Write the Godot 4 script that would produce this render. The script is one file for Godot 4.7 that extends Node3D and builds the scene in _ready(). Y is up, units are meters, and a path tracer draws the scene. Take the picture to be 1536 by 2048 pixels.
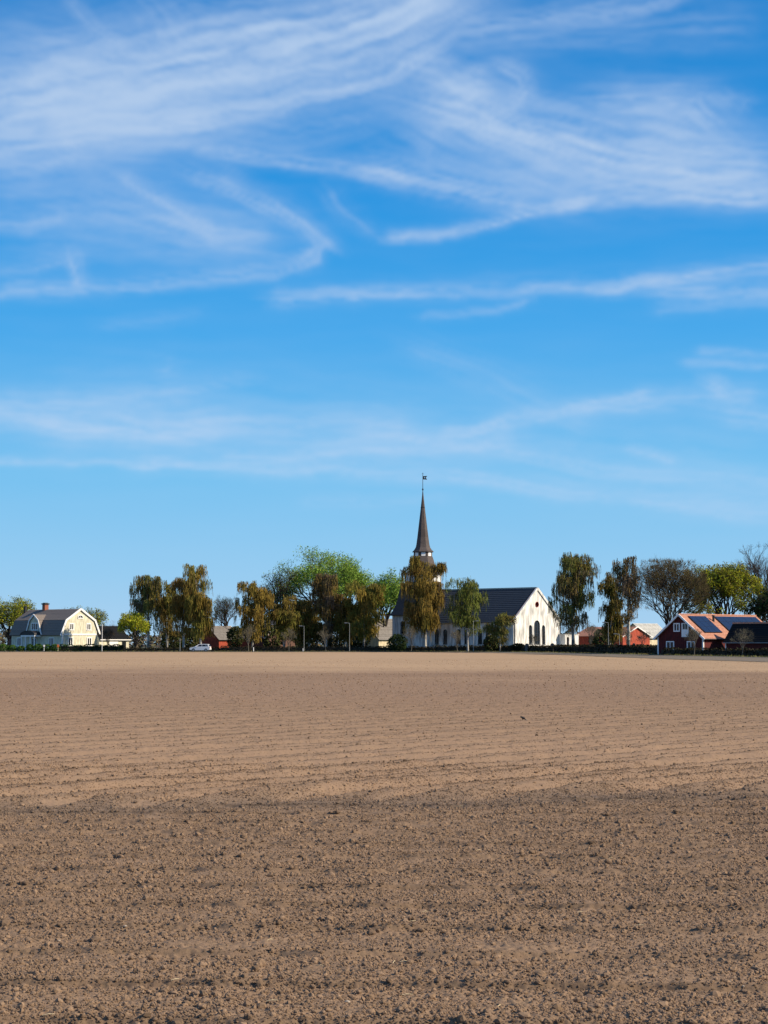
extends Node3D
# A wide brown field in spring light, a village church with a shingled spire, farmhouses and birches behind it.

const FOC := 3950.0          # focal length in photo pixels (photo 1536 x 2048)
const EYE := 1.6
const EXPOSURE := 1.55
const HORIZON := 1288.0
var pitch := atan(264.0 / FOC)
var rng := RandomNumberGenerator.new()
var M := {}
var names := {}

# ------------------------------------------------------------------ placing
func at(px: float, d: float, y := 0.0) -> Vector3:      # world point at depth d, height y, that the photo shows in column px
	var zc := d * cos(pitch) + (y - EYE) * sin(pitch)
	return Vector3((px - 768.0) / FOC * zc, y, -d)
func hy(py: float, d: float) -> float:                   # height of a photo row at depth d
	return EYE + d * tan(atan((1024.0 - py) / FOC) + pitch)

# ------------------------------------------------------------------ mesh building
class MB:
	var v := PackedVector3Array()
	var c := PackedColorArray()
	var col := Color.WHITE
	func tri(p: Vector3, q: Vector3, r: Vector3) -> void:
		v.push_back(p); v.push_back(q); v.push_back(r)
		c.push_back(col); c.push_back(col); c.push_back(col)
	func quad(p: Vector3, q: Vector3, r: Vector3, s: Vector3) -> void:
		tri(p, q, r); tri(p, r, s)
	func box(o: Vector3, s: Vector3, b := Basis.IDENTITY) -> void:
		var h := s * 0.5
		var k := []
		for i in 8:
			k.push_back(o + b * Vector3(h.x if i & 1 else -h.x, h.y if i & 2 else -h.y, h.z if i & 4 else -h.z))
		for f in [[0, 2, 3, 1], [4, 5, 7, 6], [0, 1, 5, 4], [2, 6, 7, 3], [0, 4, 6, 2], [1, 3, 7, 5]]:
			quad(k[f[0]], k[f[1]], k[f[2]], k[f[3]])
	func bx(x0: float, x1: float, y0: float, y1: float, z0: float, z1: float) -> void:
		box(Vector3((x0 + x1) / 2, (y0 + y1) / 2, (z0 + z1) / 2), Vector3(absf(x1 - x0), absf(y1 - y0), absf(z1 - z0)))
	func beam(p: Vector3, q: Vector3, w: float, h: float) -> void:    # a bar from p to q
		var f := (q - p).normalized()
		var u := Vector3.UP if absf(f.y) < 0.95 else Vector3.RIGHT
		var s := f.cross(u).normalized()
		box((p + q) / 2, Vector3((q - p).length(), h, w), Basis(f, s.cross(f), s))
	func tube(p: Vector3, q: Vector3, r0: float, r1: float, n := 5) -> void:
		var f := (q - p).normalized()
		var u := f.cross(Vector3(0.31, 0.2, 0.93)).normalized()
		var w := f.cross(u)
		for i in n:
			var a := TAU * i / n
			var b := TAU * (i + 1) / n
			var da := u * cos(a) + w * sin(a)
			var db := u * cos(b) + w * sin(b)
			quad(p + da * r0, p + db * r0, q + db * r1, q + da * r1)
	func disc(o: Vector3, r: float, ax: Vector3, n := 10) -> void:
		var u := ax.cross(Vector3(0.31, 0.9, 0.23)).normalized()
		var w := ax.cross(u).normalized()
		for i in n:
			tri(o, o + (u * cos(TAU * i / n) + w * sin(TAU * i / n)) * r, o + (u * cos(TAU * (i + 1) / n) + w * sin(TAU * (i + 1) / n)) * r)
	func prism(poly: Array, x0: float, x1: float) -> void:    # poly of (z, y), extruded along x
		var pv := PackedVector2Array(poly)
		var t := Geometry2D.triangulate_polygon(pv)
		for i in range(0, t.size(), 3):
			for x in [x0, x1]:
				tri(Vector3(x, pv[t[i]].y, pv[t[i]].x), Vector3(x, pv[t[i + 1]].y, pv[t[i + 1]].x), Vector3(x, pv[t[i + 2]].y, pv[t[i + 2]].x))
		for i in pv.size():
			var p := pv[i]
			var q := pv[(i + 1) % pv.size()]
			quad(Vector3(x0, p.y, p.x), Vector3(x1, p.y, p.x), Vector3(x1, q.y, q.x), Vector3(x0, q.y, q.x))
	func slab(p: Vector3, q: Vector3, r: Vector3, s: Vector3, t: float) -> void:   # p q upper edge, r s lower edge (r under q), thickness upwards
		var n := (q - p).cross(r - q).normalized()
		if n.y < 0: n = -n
		n *= t
		quad(p, q, r, s)
		quad(p + n, q + n, r + n, s + n)
		quad(p, q, q + n, p + n); quad(q, r, r + n, q + n); quad(r, s, s + n, r + n); quad(s, p, p + n, s + n)
	func courses(p: Vector3, q: Vector3, r: Vector3, s: Vector3, t: float, k: int, rg: RandomNumberGenerator, tone := 0.12) -> void:  # a slope laid in k courses, each lapping the next
		var n := (q - p).cross(r - q).normalized()
		if n.y < 0: n = -n
		var keep := col
		slab(p, q, r, s, t * 0.5)
		for i in k:
			var a := float(i) / k
			var b := minf(1.0, (i + 1.0) / k + 0.12 / k)
			var g := 1.0 + rg.randf_range(-tone, tone)
			col = Color(keep.r * g, keep.g * g, keep.b * g)
			var a0 := p.lerp(s, a) + n * t * 0.55
			var a1 := q.lerp(r, a) + n * t * 0.55
			var b0 := p.lerp(s, b) + n * t * 1.15
			var b1 := q.lerp(r, b) + n * t * 1.15
			quad(a0, a1, b1, b0)
			quad(b0, b1, b1 - n * t * 0.6, b0 - n * t * 0.6)
			quad(a0, b0, b0 - n * t, a0 - n * t * 0.5)
			quad(a1, b1, b1 - n * t, a1 - n * t * 0.5)
		col = keep
	func loft(o: Vector3, prof: Array, n: int, turn: float) -> void:   # rings of (height, apothem)
		for i in prof.size() - 1:
			for k in n:
				var a := turn + TAU * k / n
				var b := turn + TAU * (k + 1) / n
				var r0: float = prof[i][1] / cos(PI / n)
				var r1: float = prof[i + 1][1] / cos(PI / n)
				quad(o + Vector3(cos(a) * r0, prof[i][0], sin(a) * r0), o + Vector3(cos(b) * r0, prof[i][0], sin(b) * r0), o + Vector3(cos(b) * r1, prof[i + 1][0], sin(b) * r1), o + Vector3(cos(a) * r1, prof[i + 1][0], sin(a) * r1))
	func leaf(o: Vector3, a: Vector3, b: Vector3) -> void:
		quad(o - a - b * 0.3, o - b, o + a + b * 0.3, o + b)
	func mesh() -> ArrayMesh:
		var arr := []
		arr.resize(Mesh.ARRAY_MAX)
		arr[Mesh.ARRAY_VERTEX] = v
		arr[Mesh.ARRAY_COLOR] = c
		var m := ArrayMesh.new()
		m.add_surface_from_arrays(Mesh.PRIMITIVE_TRIANGLES, arr)
		return m

# ------------------------------------------------------------------ nodes
func numbered(n: String) -> String:
	if not names.has(n):
		names[n] = 0
		return n
	names[n] += 1
	return "%s_%03d" % [n, names[n]]
func thing(called: String, label: String, category: String, where: Vector3, turn := 0.0, group := "") -> Node3D:
	var o := Node3D.new()
	o.name = numbered(called)
	add_child(o)
	o.position = where
	o.rotation_degrees.y = turn
	tag(o, label, category, group)
	return o
func tag(o: Node, label := "", category := "", group := "", kind := "") -> void:
	if label: o.set_meta("label", label)
	if category: o.set_meta("category", category)
	if group: o.set_meta("group", group)
	if kind: o.set_meta("kind", kind)
func part(parent: Node, called: String, mb: MB, mat: Material) -> MeshInstance3D:
	var o := MeshInstance3D.new()
	o.name = numbered(called) if parent == self else called
	o.mesh = mb.mesh()
	o.material_override = mat
	parent.add_child(o, true)
	return o
func one(called: String, mb: MB, mat: Material, label: String, category: String, group := "", where := Vector3.ZERO, turn := 0.0) -> MeshInstance3D:
	var o := part(self, called, mb, mat)
	o.position = where
	o.rotation_degrees.y = turn
	tag(o, label, category, group)
	return o

# ------------------------------------------------------------------ materials
func lin(r: float, g: float, b: float) -> Color:
	return Color(r, g, b).linear_to_srgb()
func gray_tex(sd: int, freq: float, lo: float, hi: float, oct := 4, size := 512, type := FastNoiseLite.TYPE_SIMPLEX_SMOOTH) -> ImageTexture:
	var n := FastNoiseLite.new()
	n.seed = sd
	n.noise_type = type
	n.frequency = freq
	n.fractal_octaves = oct
	var im := n.get_seamless_image(size, size, false, false, 0.15, true)
	im.convert(Image.FORMAT_L8)
	var d := im.get_data()
	for i in d.size():
		d[i] = int(clampf((lo + (hi - lo) * d[i] / 255.0) * 255.0, 0, 255))
	return ImageTexture.create_from_image(Image.create_from_data(size, size, false, Image.FORMAT_L8, d))
func mat(c: Color, rough := 0.9, tex: Texture2D = null, scale := Vector3.ONE, vcol := false) -> StandardMaterial3D:
	var m := StandardMaterial3D.new()
	m.albedo_color = c
	m.roughness = rough
	m.cull_mode = BaseMaterial3D.CULL_DISABLED
	m.vertex_color_use_as_albedo = vcol
	if tex:
		m.albedo_texture = tex
		m.uv1_triplanar = true
		m.uv1_world_triplanar = false
		m.uv1_scale = scale
	return m
func leafmat(back := 0.0) -> StandardMaterial3D:
	var m := mat(Color.WHITE, 0.8, null, Vector3.ONE, true)
	m.metallic_specular = 0.2
	if back > 0:
		m.backlight_enabled = true
		m.backlight = Color(back, back, back)
	return m
func materials() -> void:
	var grain := gray_tex(3, 0.02, 0.72, 1.0)
	var stain := gray_tex(8, 0.012, 0.76, 1.06, 5)
	var wood := gray_tex(5, 0.02, 0.55, 1.0)
	M.plaster = mat(lin(0.77, 0.765, 0.735), 0.95, gray_tex(9, 0.014, 0.66, 1.16, 5), Vector3(0.16, 0.035, 0.16))
	M.white = mat(lin(0.8, 0.8, 0.78), 0.6)
	M.yellow = mat(lin(0.84, 0.80, 0.61), 0.8, grain, Vector3(0.3, 0.05, 0.3))
	M.cream = mat(lin(0.72, 0.62, 0.42), 0.85, stain, Vector3(0.2, 0.1, 0.2))
	M.glass = mat(lin(0.012, 0.016, 0.022), 0.12)
	M.slate = mat(lin(0.028, 0.034, 0.042), 0.6, grain, Vector3(0.2, 0.1, 0.2), true)
	M.browntile = mat(lin(0.25, 0.21, 0.18), 0.85, grain, Vector3(0.6, 0.6, 0.6), true)
	M.blackroof = mat(lin(0.014, 0.015, 0.017), 0.95, null, Vector3.ONE, true)
	M.blackroof.metallic_specular = 0.2
	M.redtile = mat(lin(0.56, 0.27, 0.175), 0.85, stain, Vector3(0.5, 0.5, 0.5), true)
	M.greyroof = mat(lin(0.24, 0.22, 0.2), 0.9, stain, Vector3(0.3, 0.15, 0.3), true)
	M.paleroof = mat(lin(0.52, 0.52, 0.48), 0.8, stain, Vector3(0.3, 0.15, 0.3), true)
	M.shingle = mat(lin(0.13, 0.105, 0.098), 0.85, wood, Vector3(0.9, 0.16, 0.9), true)
	M.falu = mat(lin(0.14, 0.014, 0.012), 0.9, wood, Vector3(0.8, 0.06, 0.8))
	M.coral = mat(lin(0.58, 0.10, 0.05), 0.9, wood, Vector3(0.8, 0.06, 0.8))
	M.brick = mat(lin(0.38, 0.13, 0.075), 0.9, grain, Vector3(2, 2, 2))
	M.dark = mat(lin(0.012, 0.012, 0.014), 0.6)
	M.brown = mat(lin(0.10, 0.045, 0.03), 0.7)
	M.redpaint = mat(lin(0.25, 0.035, 0.025), 0.7)
	M.solar = mat(lin(0.010, 0.018, 0.045), 0.22)
	M.metal = mat(lin(0.30, 0.31, 0.31), 0.5)
	M.metal.metallic = 0.6
	M.carpaint = mat(lin(0.72, 0.74, 0.76), 0.3)
	M.carpaint.clearcoat_enabled = true
	M.carpaint.clearcoat = 0.6
	M.orange = mat(lin(0.62, 0.16, 0.03), 0.6)
	M.stone = mat(lin(0.12, 0.115, 0.11), 0.85, grain, Vector3(2, 2, 2))
	M.bark = mat(Color.WHITE, 0.95, wood, Vector3(1.2, 0.35, 1.2), true)
	M.leaf = leafmat(0.7)
	M.twig = leafmat(0.3)
	M.hedge = leafmat(0.0)

# ------------------------------------------------------------------ sky
var strokes := []
func stroke(den: float, pts: Array, w: float, sharp := 1.0) -> void:    # a cirrus streak: points of (across, row), half width, density
	var lo := Vector2(1e9, 1e9)
	var hi := -lo
	for p in pts:
		lo = lo.min(p)
		hi = hi.max(p)
	strokes.push_back({"d": den, "p": PackedVector2Array(pts), "w": w, "s": sharp, "lo": lo - Vector2(w, w) * 2.9, "hi": hi + Vector2(w, w) * 2.9, "o": strokes.size() * 37.0})
func v2(a: Array) -> Array:
	var o := []
	for i in range(0, a.size(), 2):
		o.push_back(Vector2(a[i], a[i + 1]))
	return o
func lay_cirrus() -> void:
	for s in [
		[0.62, 78, -120, 250, 100, 200, 250, 165, 450, 110, 700, 60, 960, -60], [0.42, 32, 60, 265, 300, 240, 500, 212, 650, 175, 768, 138, 900, 60],
		[0.28, 32, 480, 40, 540, 70, 640, 100], [0.3, 46, -80, 190, 60, 165, 220, 125], [0.45, 50, -80, 290, 150, 270, 300, 250, 450, 232],
		[0.3, 34, -80, 345, 80, 335, 200, 300], [0.26, 11, 110, -10, 190, 50, 270, 95], [0.24, 50, 280, -10, 330, 60, 380, 110], [0.25, 60, 650, 40, 800, 20, 950, -40],
		[0.30, 26, 900, 60, 1050, 40, 1250, 10, 1400, -20], [0.16, 40, 950, 80, 1200, 60, 1536, 60],
		[0.56, 56, 800, 180, 930, 215, 1080, 275, 1250, 325, 1420, 352, 1580, 372], [0.34, 36, 880, 190, 950, 160, 1020, 165], [0.42, 12, 1010, 115, 1062, 140, 1066, 165, 1030, 195, 985, 205],
		[0.3, 22, 780, 90, 880, 130, 940, 190], [0.4, 32, 1190, 205, 1290, 205, 1400, 215, 1450, 265], [0.45, 46, 1250, 260, 1350, 280, 1440, 320],
		[0.2, 8, 1440, 200, 1490, 205, 1485, 230], [0.5, 24, 1580, 405, 1480, 405, 1380, 385, 1280, 388, 1100, 405], [0.52, 9, 760, 474, 880, 465, 980, 445, 1080, 415, 1180, 395],
		[0.45, 13, 380, 285, 560, 310, 700, 332, 840, 362], [0.36, 26, 690, 330, 830, 352, 960, 382, 1080, 402], [0.30, 60, 980, 300, 1080, 350, 1160, 385], [0.28, 50, 780, 245, 930, 320],
		[0.18, 30, 430, 255, 600, 270, 760, 230], [0.4, 10, 245, 352, 330, 395, 380, 440, 430, 478], [0.24, 26, 300, 420, 420, 470, 560, 480], [0.32, 15, 370, 335, 480, 380, 560, 422],
		[0.2, 22, 430, 330, 500, 370], [0.5, 13, 540, 400, 610, 445, 655, 488, 640, 510, 610, 522], [0.34, 11, 640, 512, 540, 542, 400, 562, 200, 582, -40, 600],
		[0.22, 60, 100, 400, 350, 470, 580, 490], [0.35, 13, -40, 448, 60, 460, 140, 440], [0.5, 10, 138, 508, 163, 545, 180, 585], [0.22, 13, -40, 548, 80, 540, 150, 515],
		[0.28, 10, 0, 582, 90, 575, 180, 580], [0.22, 12, 640, 370, 690, 430, 745, 472], [0.16, 50, -60, 400, 150, 380],
		[0.5, 12, 530, 597, 640, 589, 780, 588, 1000, 575, 1250, 577, 1400, 560, 1620, 540], [0.34, 17, 1300, 585, 1450, 595, 1620, 600], [0.26, 7, 830, 632, 980, 622, 1080, 600], [0.18, 8, 1300, 625, 1540, 605],
		[0.4, 27, -80, 842, 120, 852, 300, 866, 460, 858], [0.25, 15, 0, 812, 250, 808, 400, 785], [0.26, 15, 325, 738, 360, 742], [0.15, 12, 360, 790, 500, 765],
		[0.3, 4, -40, 931, 250, 932, 480, 936], [0.3, 13, 250, 934, 600, 938, 900, 955, 1100, 987, 1300, 1014, 1600, 1044], [0.26, 20, 450, 930, 700, 905, 850, 890, 1050, 880],
		[0.26, 14, 700, 868, 900, 885, 1080, 922, 1300, 958, 1600, 978], [0.4, 9, 870, 864, 1050, 845, 1200, 815, 1310, 792], [0.3, 14, 1150, 828, 1380, 808, 1520, 800],
		[0.36, 11, 1395, 765, 1425, 780, 1450, 795], [0.24, 18, 1430, 830, 1600, 855], [0.28, 5, 1350, 735, 1600, 746], [0.22, 5, 1380, 712, 1600, 722], [0.36, 6, 1255, 900, 1300, 914, 1345, 934],
		[0.2, 11, 1250, 1000, 1600, 1012], [0.2, 24, 400, 860, 650, 850, 830, 865], [0.14, 10, 600, 1010, 900, 1000], [0.14, 34, 100, 890, 400, 880],
		[0.26, 100, -60, 150, 300, 190, 700, 120], [0.22, 90, 100, 300, 400, 300], [0.24, 90, 850, 280, 1150, 340, 1500, 330], [0.16, 70, 0, 480, 300, 470, 550, 470], [0.12, 80, 0, 850, 500, 870, 900, 910, 1536, 960],
		[0.1, 26, 800, 690, 1000, 780, 1200, 870], [0.12, 10, 200, 660, 400, 630]]:
		stroke(minf(s[0] * (0.8 if s[1] < 16 else 1.05) * (1.3 if s[3] > 660 else 1.0), 0.75), v2(s.slice(2)), s[1] * (1.2 if s[1] < 20 else 1.12) + 3.0)
func build_sky() -> Sky:
	lay_cirrus()
	var wa := FastNoiseLite.new()
	wa.seed = 21; wa.frequency = 0.0028; wa.fractal_octaves = 4; wa.fractal_gain = 0.42
	var fib := FastNoiseLite.new()
	fib.seed = 5; fib.frequency = 1.0; fib.fractal_octaves = 4; fib.fractal_gain = 0.55
	var big := FastNoiseLite.new()
	big.seed = 9; big.frequency = 1.0; big.fractal_octaves = 5
	const W := 4096
	const HH := 2048
	var whole := Image.create(W / 4, HH / 4, false, Image.FORMAT_RGBF)
	sky_fill(whole, 0, 0, W / 4, HH / 4, wa, fib, big)
	whole.resize(W, HH, Image.INTERPOLATE_CUBIC)
	var c0 := W / 2 - 240
	var r0 := HH / 2 - 260
	var fine := Image.create(480, 262, false, Image.FORMAT_RGBF)
	sky_fill(fine, c0, r0, W, HH, wa, fib, big)
	whole.blit_rect(fine, Rect2i(0, 0, 480, 262), Vector2i(c0, r0))
	var turned := Image.create(W, HH, false, Image.FORMAT_RGBF)      # the picture's edges meet straight ahead
	turned.blit_rect(whole, Rect2i(W / 2, 0, W / 2, HH), Vector2i(0, 0))
	turned.blit_rect(whole, Rect2i(0, 0, W / 2, HH), Vector2i(W / 2, 0))
	var pm := PanoramaSkyMaterial.new()
	pm.panorama = ImageTexture.create_from_image(turned)
	var sky := Sky.new()
	sky.sky_material = pm
	return sky
func sky_fill(im: Image, c0: int, r0: int, W: int, H: int, wa: FastNoiseLite, fib: FastNoiseLite, big: FastNoiseLite) -> void:
	var keys := [[0.0, lin(0.42, 0.64, 0.86)], [2.0, lin(0.31, 0.60, 0.87)], [5.0, lin(0.18, 0.53, 0.87)], [9.0, lin(0.070, 0.395, 0.83)], [13.0, lin(0.024, 0.30, 0.75)], [19.0, lin(0.012, 0.215, 0.61)], [35.0, lin(0.012, 0.145, 0.48)], [90.0, lin(0.010, 0.11, 0.40)]]
	var lows := []
	for k in keys: lows.push_back((k[1] as Color).srgb_to_linear())
	for j in im.get_height():
		var el := (0.5 - (r0 + j + 0.5) / H) * 180.0
		var base := Color(0.3, 0.27, 0.24)
		var e := maxf(el, 0.0)
		for k in keys.size() - 1:
			if e >= keys[k][0] and e <= keys[k + 1][0]:
				base = lows[k].lerp(lows[k + 1], (e - keys[k][0]) / (keys[k + 1][0] - keys[k][0]))
		var y := HORIZON - FOC * tan(deg_to_rad(minf(e, 60.0)))
		for i in im.get_width():
			if el < -0.3:
				im.set_pixel(i, j, base / EXPOSURE)
				continue
			var az := ((c0 + i + 0.5) / W - 0.5) * TAU
			var x := 768.0 + FOC * az
			var wx := wa.get_noise_2d(x, y * 1.6)
			var wy := wa.get_noise_2d(x + 5000.0, y * 1.6)
			var wf := wa.get_noise_2d(x * 4.0 + 900.0, y * 4.0)
			var p := Vector2(x + wx * 30.0 + wf * 8.0, y + wy * 11.0 + wf * 5.0)
			var den := 0.0
			if x > -500 and x < 2000:
				for s in strokes:
					var lo: Vector2 = s.lo
					var hi: Vector2 = s.hi
					if p.x < lo.x or p.y < lo.y or p.x > hi.x or p.y > hi.y: continue
					var pts: PackedVector2Array = s.p
					var best := 1e9
					var along := 0.0
					var run := 0.0
					var side := 0.0
					for k in pts.size() - 1:
						var a := pts[k]
						var ab := pts[k + 1] - a
						var l := ab.length()
						var t := clampf((p - a).dot(ab) / (l * l), 0.0, 1.0)
						var q := p - a - ab * t
						var dd := q.length_squared()
						if dd < best:
							best = dd
							along = run + t * l
							side = ab.cross(q) / l * signf(ab.x)
						run += l
					var w: float = s.w
					var env := minf(along, run - along) / (w * 2.0) + 0.35
					var g := exp(-best / (w * w) * (1.6 if side > 0.0 else 0.6)) * clampf(env, 0.0, 1.0)      # crisp below, feathered above
					if g < 0.01: continue
					var f := fib.get_noise_2d(along / 420.0 + s.o, side / (7.0 + w * 0.32) + s.o) * 0.95 + fib.get_noise_2d(p.x / 90.0 + s.o, p.y / 30.0) * 0.3
					g *= s.d * clampf(1.0 + f * 1.2 - (1.0 - g) * 0.2, 0.0, 1.9)
					den = 1.0 - (1.0 - den) * (1.0 - clampf(g, 0.0, 0.95))
			var far := smoothstep(900.0, 2000.0, absf(x - 768.0)) if y > -150.0 else smoothstep(150.0, 900.0, -y)
			if far > 0.0:      # the same cirrus goes on round the sky
				var cy := y * 0.9 if e < 40.0 else y * 0.9 + (e - 40.0) * 60.0
				var dir := Vector3(cos(az) * cos(deg_to_rad(e)), sin(deg_to_rad(e)), sin(az) * cos(deg_to_rad(e)))
				var q3 := dir / (dir.y + 0.16) * 1.7
				var n := big.get_noise_3d(q3.x * 0.7 + wx, q3.z * 2.2 + wy, 4.0) * 1.3 + fib.get_noise_2d(q3.x * 3.0 + wx * 2.0, q3.z * 11.0) * 0.35 + cy * 0.0
				den = maxf(den, clampf(0.22 + n * 0.9, 0.0, 0.72) * far)
			den = clampf(den + 0.035 * (fib.get_noise_2d(p.x / 420.0, p.y / 50.0) + 0.3), 0.0, 0.92)
			var cl := Color(0.44, 0.585, 0.80) if e > 11.0 else Color(0.44, 0.62, 0.85).lerp(Color(0.44, 0.585, 0.80), clampf((e - 5.0) / 6.0, 0.0, 1.0))
			im.set_pixel(i, j, base.lerp(cl * 1.05, den) / EXPOSURE)

# ------------------------------------------------------------------ the field
var nA := FastNoiseLite.new()
var nB := FastNoiseLite.new()
var nC := FastNoiseLite.new()
var nD := FastNoiseLite.new()
const RS := 0.766           # the ridges run 50 degrees off the line of sight's normal
const RC := 0.643
const ROW := 0.68
func ridge_at(x: float, d: float) -> float:      # 0..1 across a ridge, counted along the rows
	var q := (x * RS - d * RC) / ROW + nD.get_noise_2d(x * 0.35, d * 0.35) * 0.06 + nA.get_noise_2d(x, d) * 0.018
	return q
func into_rows(x: float, d: float) -> float:     # how far past the grey headland soil, which lies up on the end of each ridge
	var q := ridge_at(x, d)
	var f := q - floorf(q)
	return d - headland(x) - 1.25 * smoothstep(0.0, 0.12, f) * (1.0 - smoothstep(0.15, 0.85, f)) + 0.3
func headland(x: float) -> float:
	return 20.4 + 0.26 * x + 0.30 * nD.get_noise_2d(x * 0.9, 7.0)
func fh(x: float, d: float, rough := true) -> float:      # height of the soil
	var n1 := nA.get_noise_2d(x, d)
	var h := 0.0
	var t := smoothstep(-0.45, 0.35, d - headland(x))
	if t < 1.0:      # headland worked across: low passes side by side
		var q := (d + 0.045 * x) / 0.93 + n1 * 0.08
		var f := q - floorf(q)
		h += (1.0 - t) * (0.024 * smoothstep(0.0, 0.05, f) * (1.0 - smoothstep(0.15, 1.0, f)) + 0.010 * n1)
	if t > 0.0:
		var q := ridge_at(x, d)
		var f := q - floorf(q)
		var k := floorf(q)
		var amp := 0.105 * (1.0 + 0.25 * sin(k * 2.3)) / (1.0 + maxf(0.0, d - 20.0) * 0.07) * (1.0 - smoothstep(45.0, 78.0, d))
		h += t * amp * (smoothstep(0.0, 0.13, f) * (1.0 - 0.9 * smoothstep(0.16, 1.0, f)) + 0.12 * n1)
	h += 0.012 * n1
	if rough and d < 180.0:
		var n2 := nB.get_noise_2d(x, d)
		var patch := 0.8 + 0.5 * clampf(nD.get_noise_2d(x * 1.7 + 40.0, d * 1.7) + 0.35, 0.0, 1.0)
		h += 0.017 * maxf(0.0, n2 - 0.05) * patch * (1.0 + 0.02 * maxf(0.0, d - 40.0)) * (1.0 - smoothstep(70.0, 180.0, d))
		if d < 24.0:
			h += 0.010 * nC.get_noise_2d(x, d) * patch * (1.0 - smoothstep(15.0, 24.0, d))
	return h
func soil_tone(x: float, d: float) -> Color:      # dry pale and darker moist soil lie in bands along the work, with ragged edges
	var inn := into_rows(x, d)
	var a := nD.get_noise_2d(x * 0.10 + 3.0, d * 0.10) + 0.5 * nD.get_noise_2d(x * 0.5, d * 0.5 + 90.0)
	var dry := smoothstep(88.0, 150.0, d + 22.0 * a + 0.35 * x)
	var moist := smoothstep(34.0, 60.0, d + 9.0 * a) * (1.0 - dry)
	var c := Color(0.29, 0.198, 0.130).lerp(Color(0.335, 0.226, 0.146), smoothstep(-0.05, 0.05, inn)).lerp(Color(0.318, 0.212, 0.138), moist).lerp(Color(0.47, 0.325, 0.20), dry)
	# shade lines painted into the soil along ridge crests, crust lines on the headland
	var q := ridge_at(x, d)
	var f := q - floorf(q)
	var shade_crust := smoothstep(0.0, 0.05, f) * (1.0 - smoothstep(0.14, 0.30, f)) * smoothstep(-0.1, 0.3, inn) * clampf(0.75 + 0.9 * nA.get_noise_2d(x * 3.0, d * 3.0) + 0.5 * nD.get_noise_2d(x * 0.3 + 70.0, d * 0.3), 0.0, 1.0)
	shade_crust *= 0.6 * (1.0 - smoothstep(40.0, 78.0, d))
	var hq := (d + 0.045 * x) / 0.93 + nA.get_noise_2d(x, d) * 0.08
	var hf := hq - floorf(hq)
	shade_crust += 0.32 * (1.0 - smoothstep(-0.5, 0.0, d - headland(x))) * (1.0 - smoothstep(0.03, 0.12, hf)) * clampf(0.7 + 0.6 * nD.get_noise_2d(x * 0.5, hq), 0.0, 1.0)
	var strip := shade_crust + (1.0 - smoothstep(0.0, 1.1, absf(d - headland(x) + 0.6 + 0.3 * a))) * 0.18     # the trampled turning strip
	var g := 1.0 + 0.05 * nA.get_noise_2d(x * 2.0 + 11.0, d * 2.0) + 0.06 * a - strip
	return Color(c.r * g, c.g * g * (1.0 + 0.3 * (strip - shade_crust)), c.b * g * (1.0 + 0.8 * (strip - shade_crust)))
func build_field() -> void:
	nA.seed = 2; nA.frequency = 1.5; nA.fractal_octaves = 3
	nB.seed = 4; nB.frequency = 15.0; nB.fractal_octaves = 3; nB.fractal_gain = 0.65
	nC.seed = 6; nC.frequency = 26.0; nC.fractal_octaves = 2
	nD.seed = 8; nD.frequency = 0.35; nD.fractal_octaves = 2
	var rows := PackedFloat32Array()
	var d := 7.4
	while d < 402.0:
		rows.push_back(d)
		d += d * (0.0016 if d < 14.0 else 0.0021 if d < 24.0 else 0.0034 if d < 60.0 else 0.010)
	rows.push_back(402.0)
	const N := 620
	var v := PackedVector3Array()
	var c := PackedColorArray()
	v.resize(rows.size() * (N + 1))
	c.resize(v.size())
	var k := 0
	for r in rows.size():
		d = rows[r]
		var half := 0.235 * d + 1.5
		for i in N + 1:
			var x := (float(i) / N * 2.0 - 1.0) * half
			v[k] = Vector3(x, fh(x, d), -d)
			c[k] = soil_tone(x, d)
			k += 1
	var nor := PackedVector3Array()
	nor.resize(v.size())
	var idx := PackedInt32Array()
	idx.resize((rows.size() - 1) * N * 6)
	k = 0
	for r in rows.size():
		for i in N + 1:
			var o := r * (N + 1) + i
			var a := v[o + 1 if i < N else o] - v[o - 1 if i > 0 else o]
			var b := v[o + N + 1 if r < rows.size() - 1 else o] - v[o - N - 1 if r > 0 else o]
			nor[o] = a.cross(b).normalized()
			if r < rows.size() - 1 and i < N:
				idx[k] = o; idx[k + 1] = o + N + 1; idx[k + 2] = o + 1
				idx[k + 3] = o + 1; idx[k + 4] = o + N + 1; idx[k + 5] = o + N + 2
				k += 6
	var arr := []
	arr.resize(Mesh.ARRAY_MAX)
	arr[Mesh.ARRAY_VERTEX] = v
	arr[Mesh.ARRAY_NORMAL] = nor
	arr[Mesh.ARRAY_COLOR] = c
	arr[Mesh.ARRAY_INDEX] = idx
	var me := ArrayMesh.new()
	me.add_surface_from_arrays(Mesh.PRIMITIVE_TRIANGLES, arr)
	var soil := mat(Color.WHITE, 1.0, gray_tex(31, 0.06, 0.74, 1.08, 5), Vector3(3.1, 3.1, 3.1), true)
	soil.metallic_specular = 0.15
	M.soil = soil
	var o := MeshInstance3D.new()
	o.name = "field"
	o.mesh = me
	o.material_override = soil
	add_child(o)
	tag(o, "bare brown harrowed field with low ridges reaching to the village", "field", "", "structure")
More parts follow.
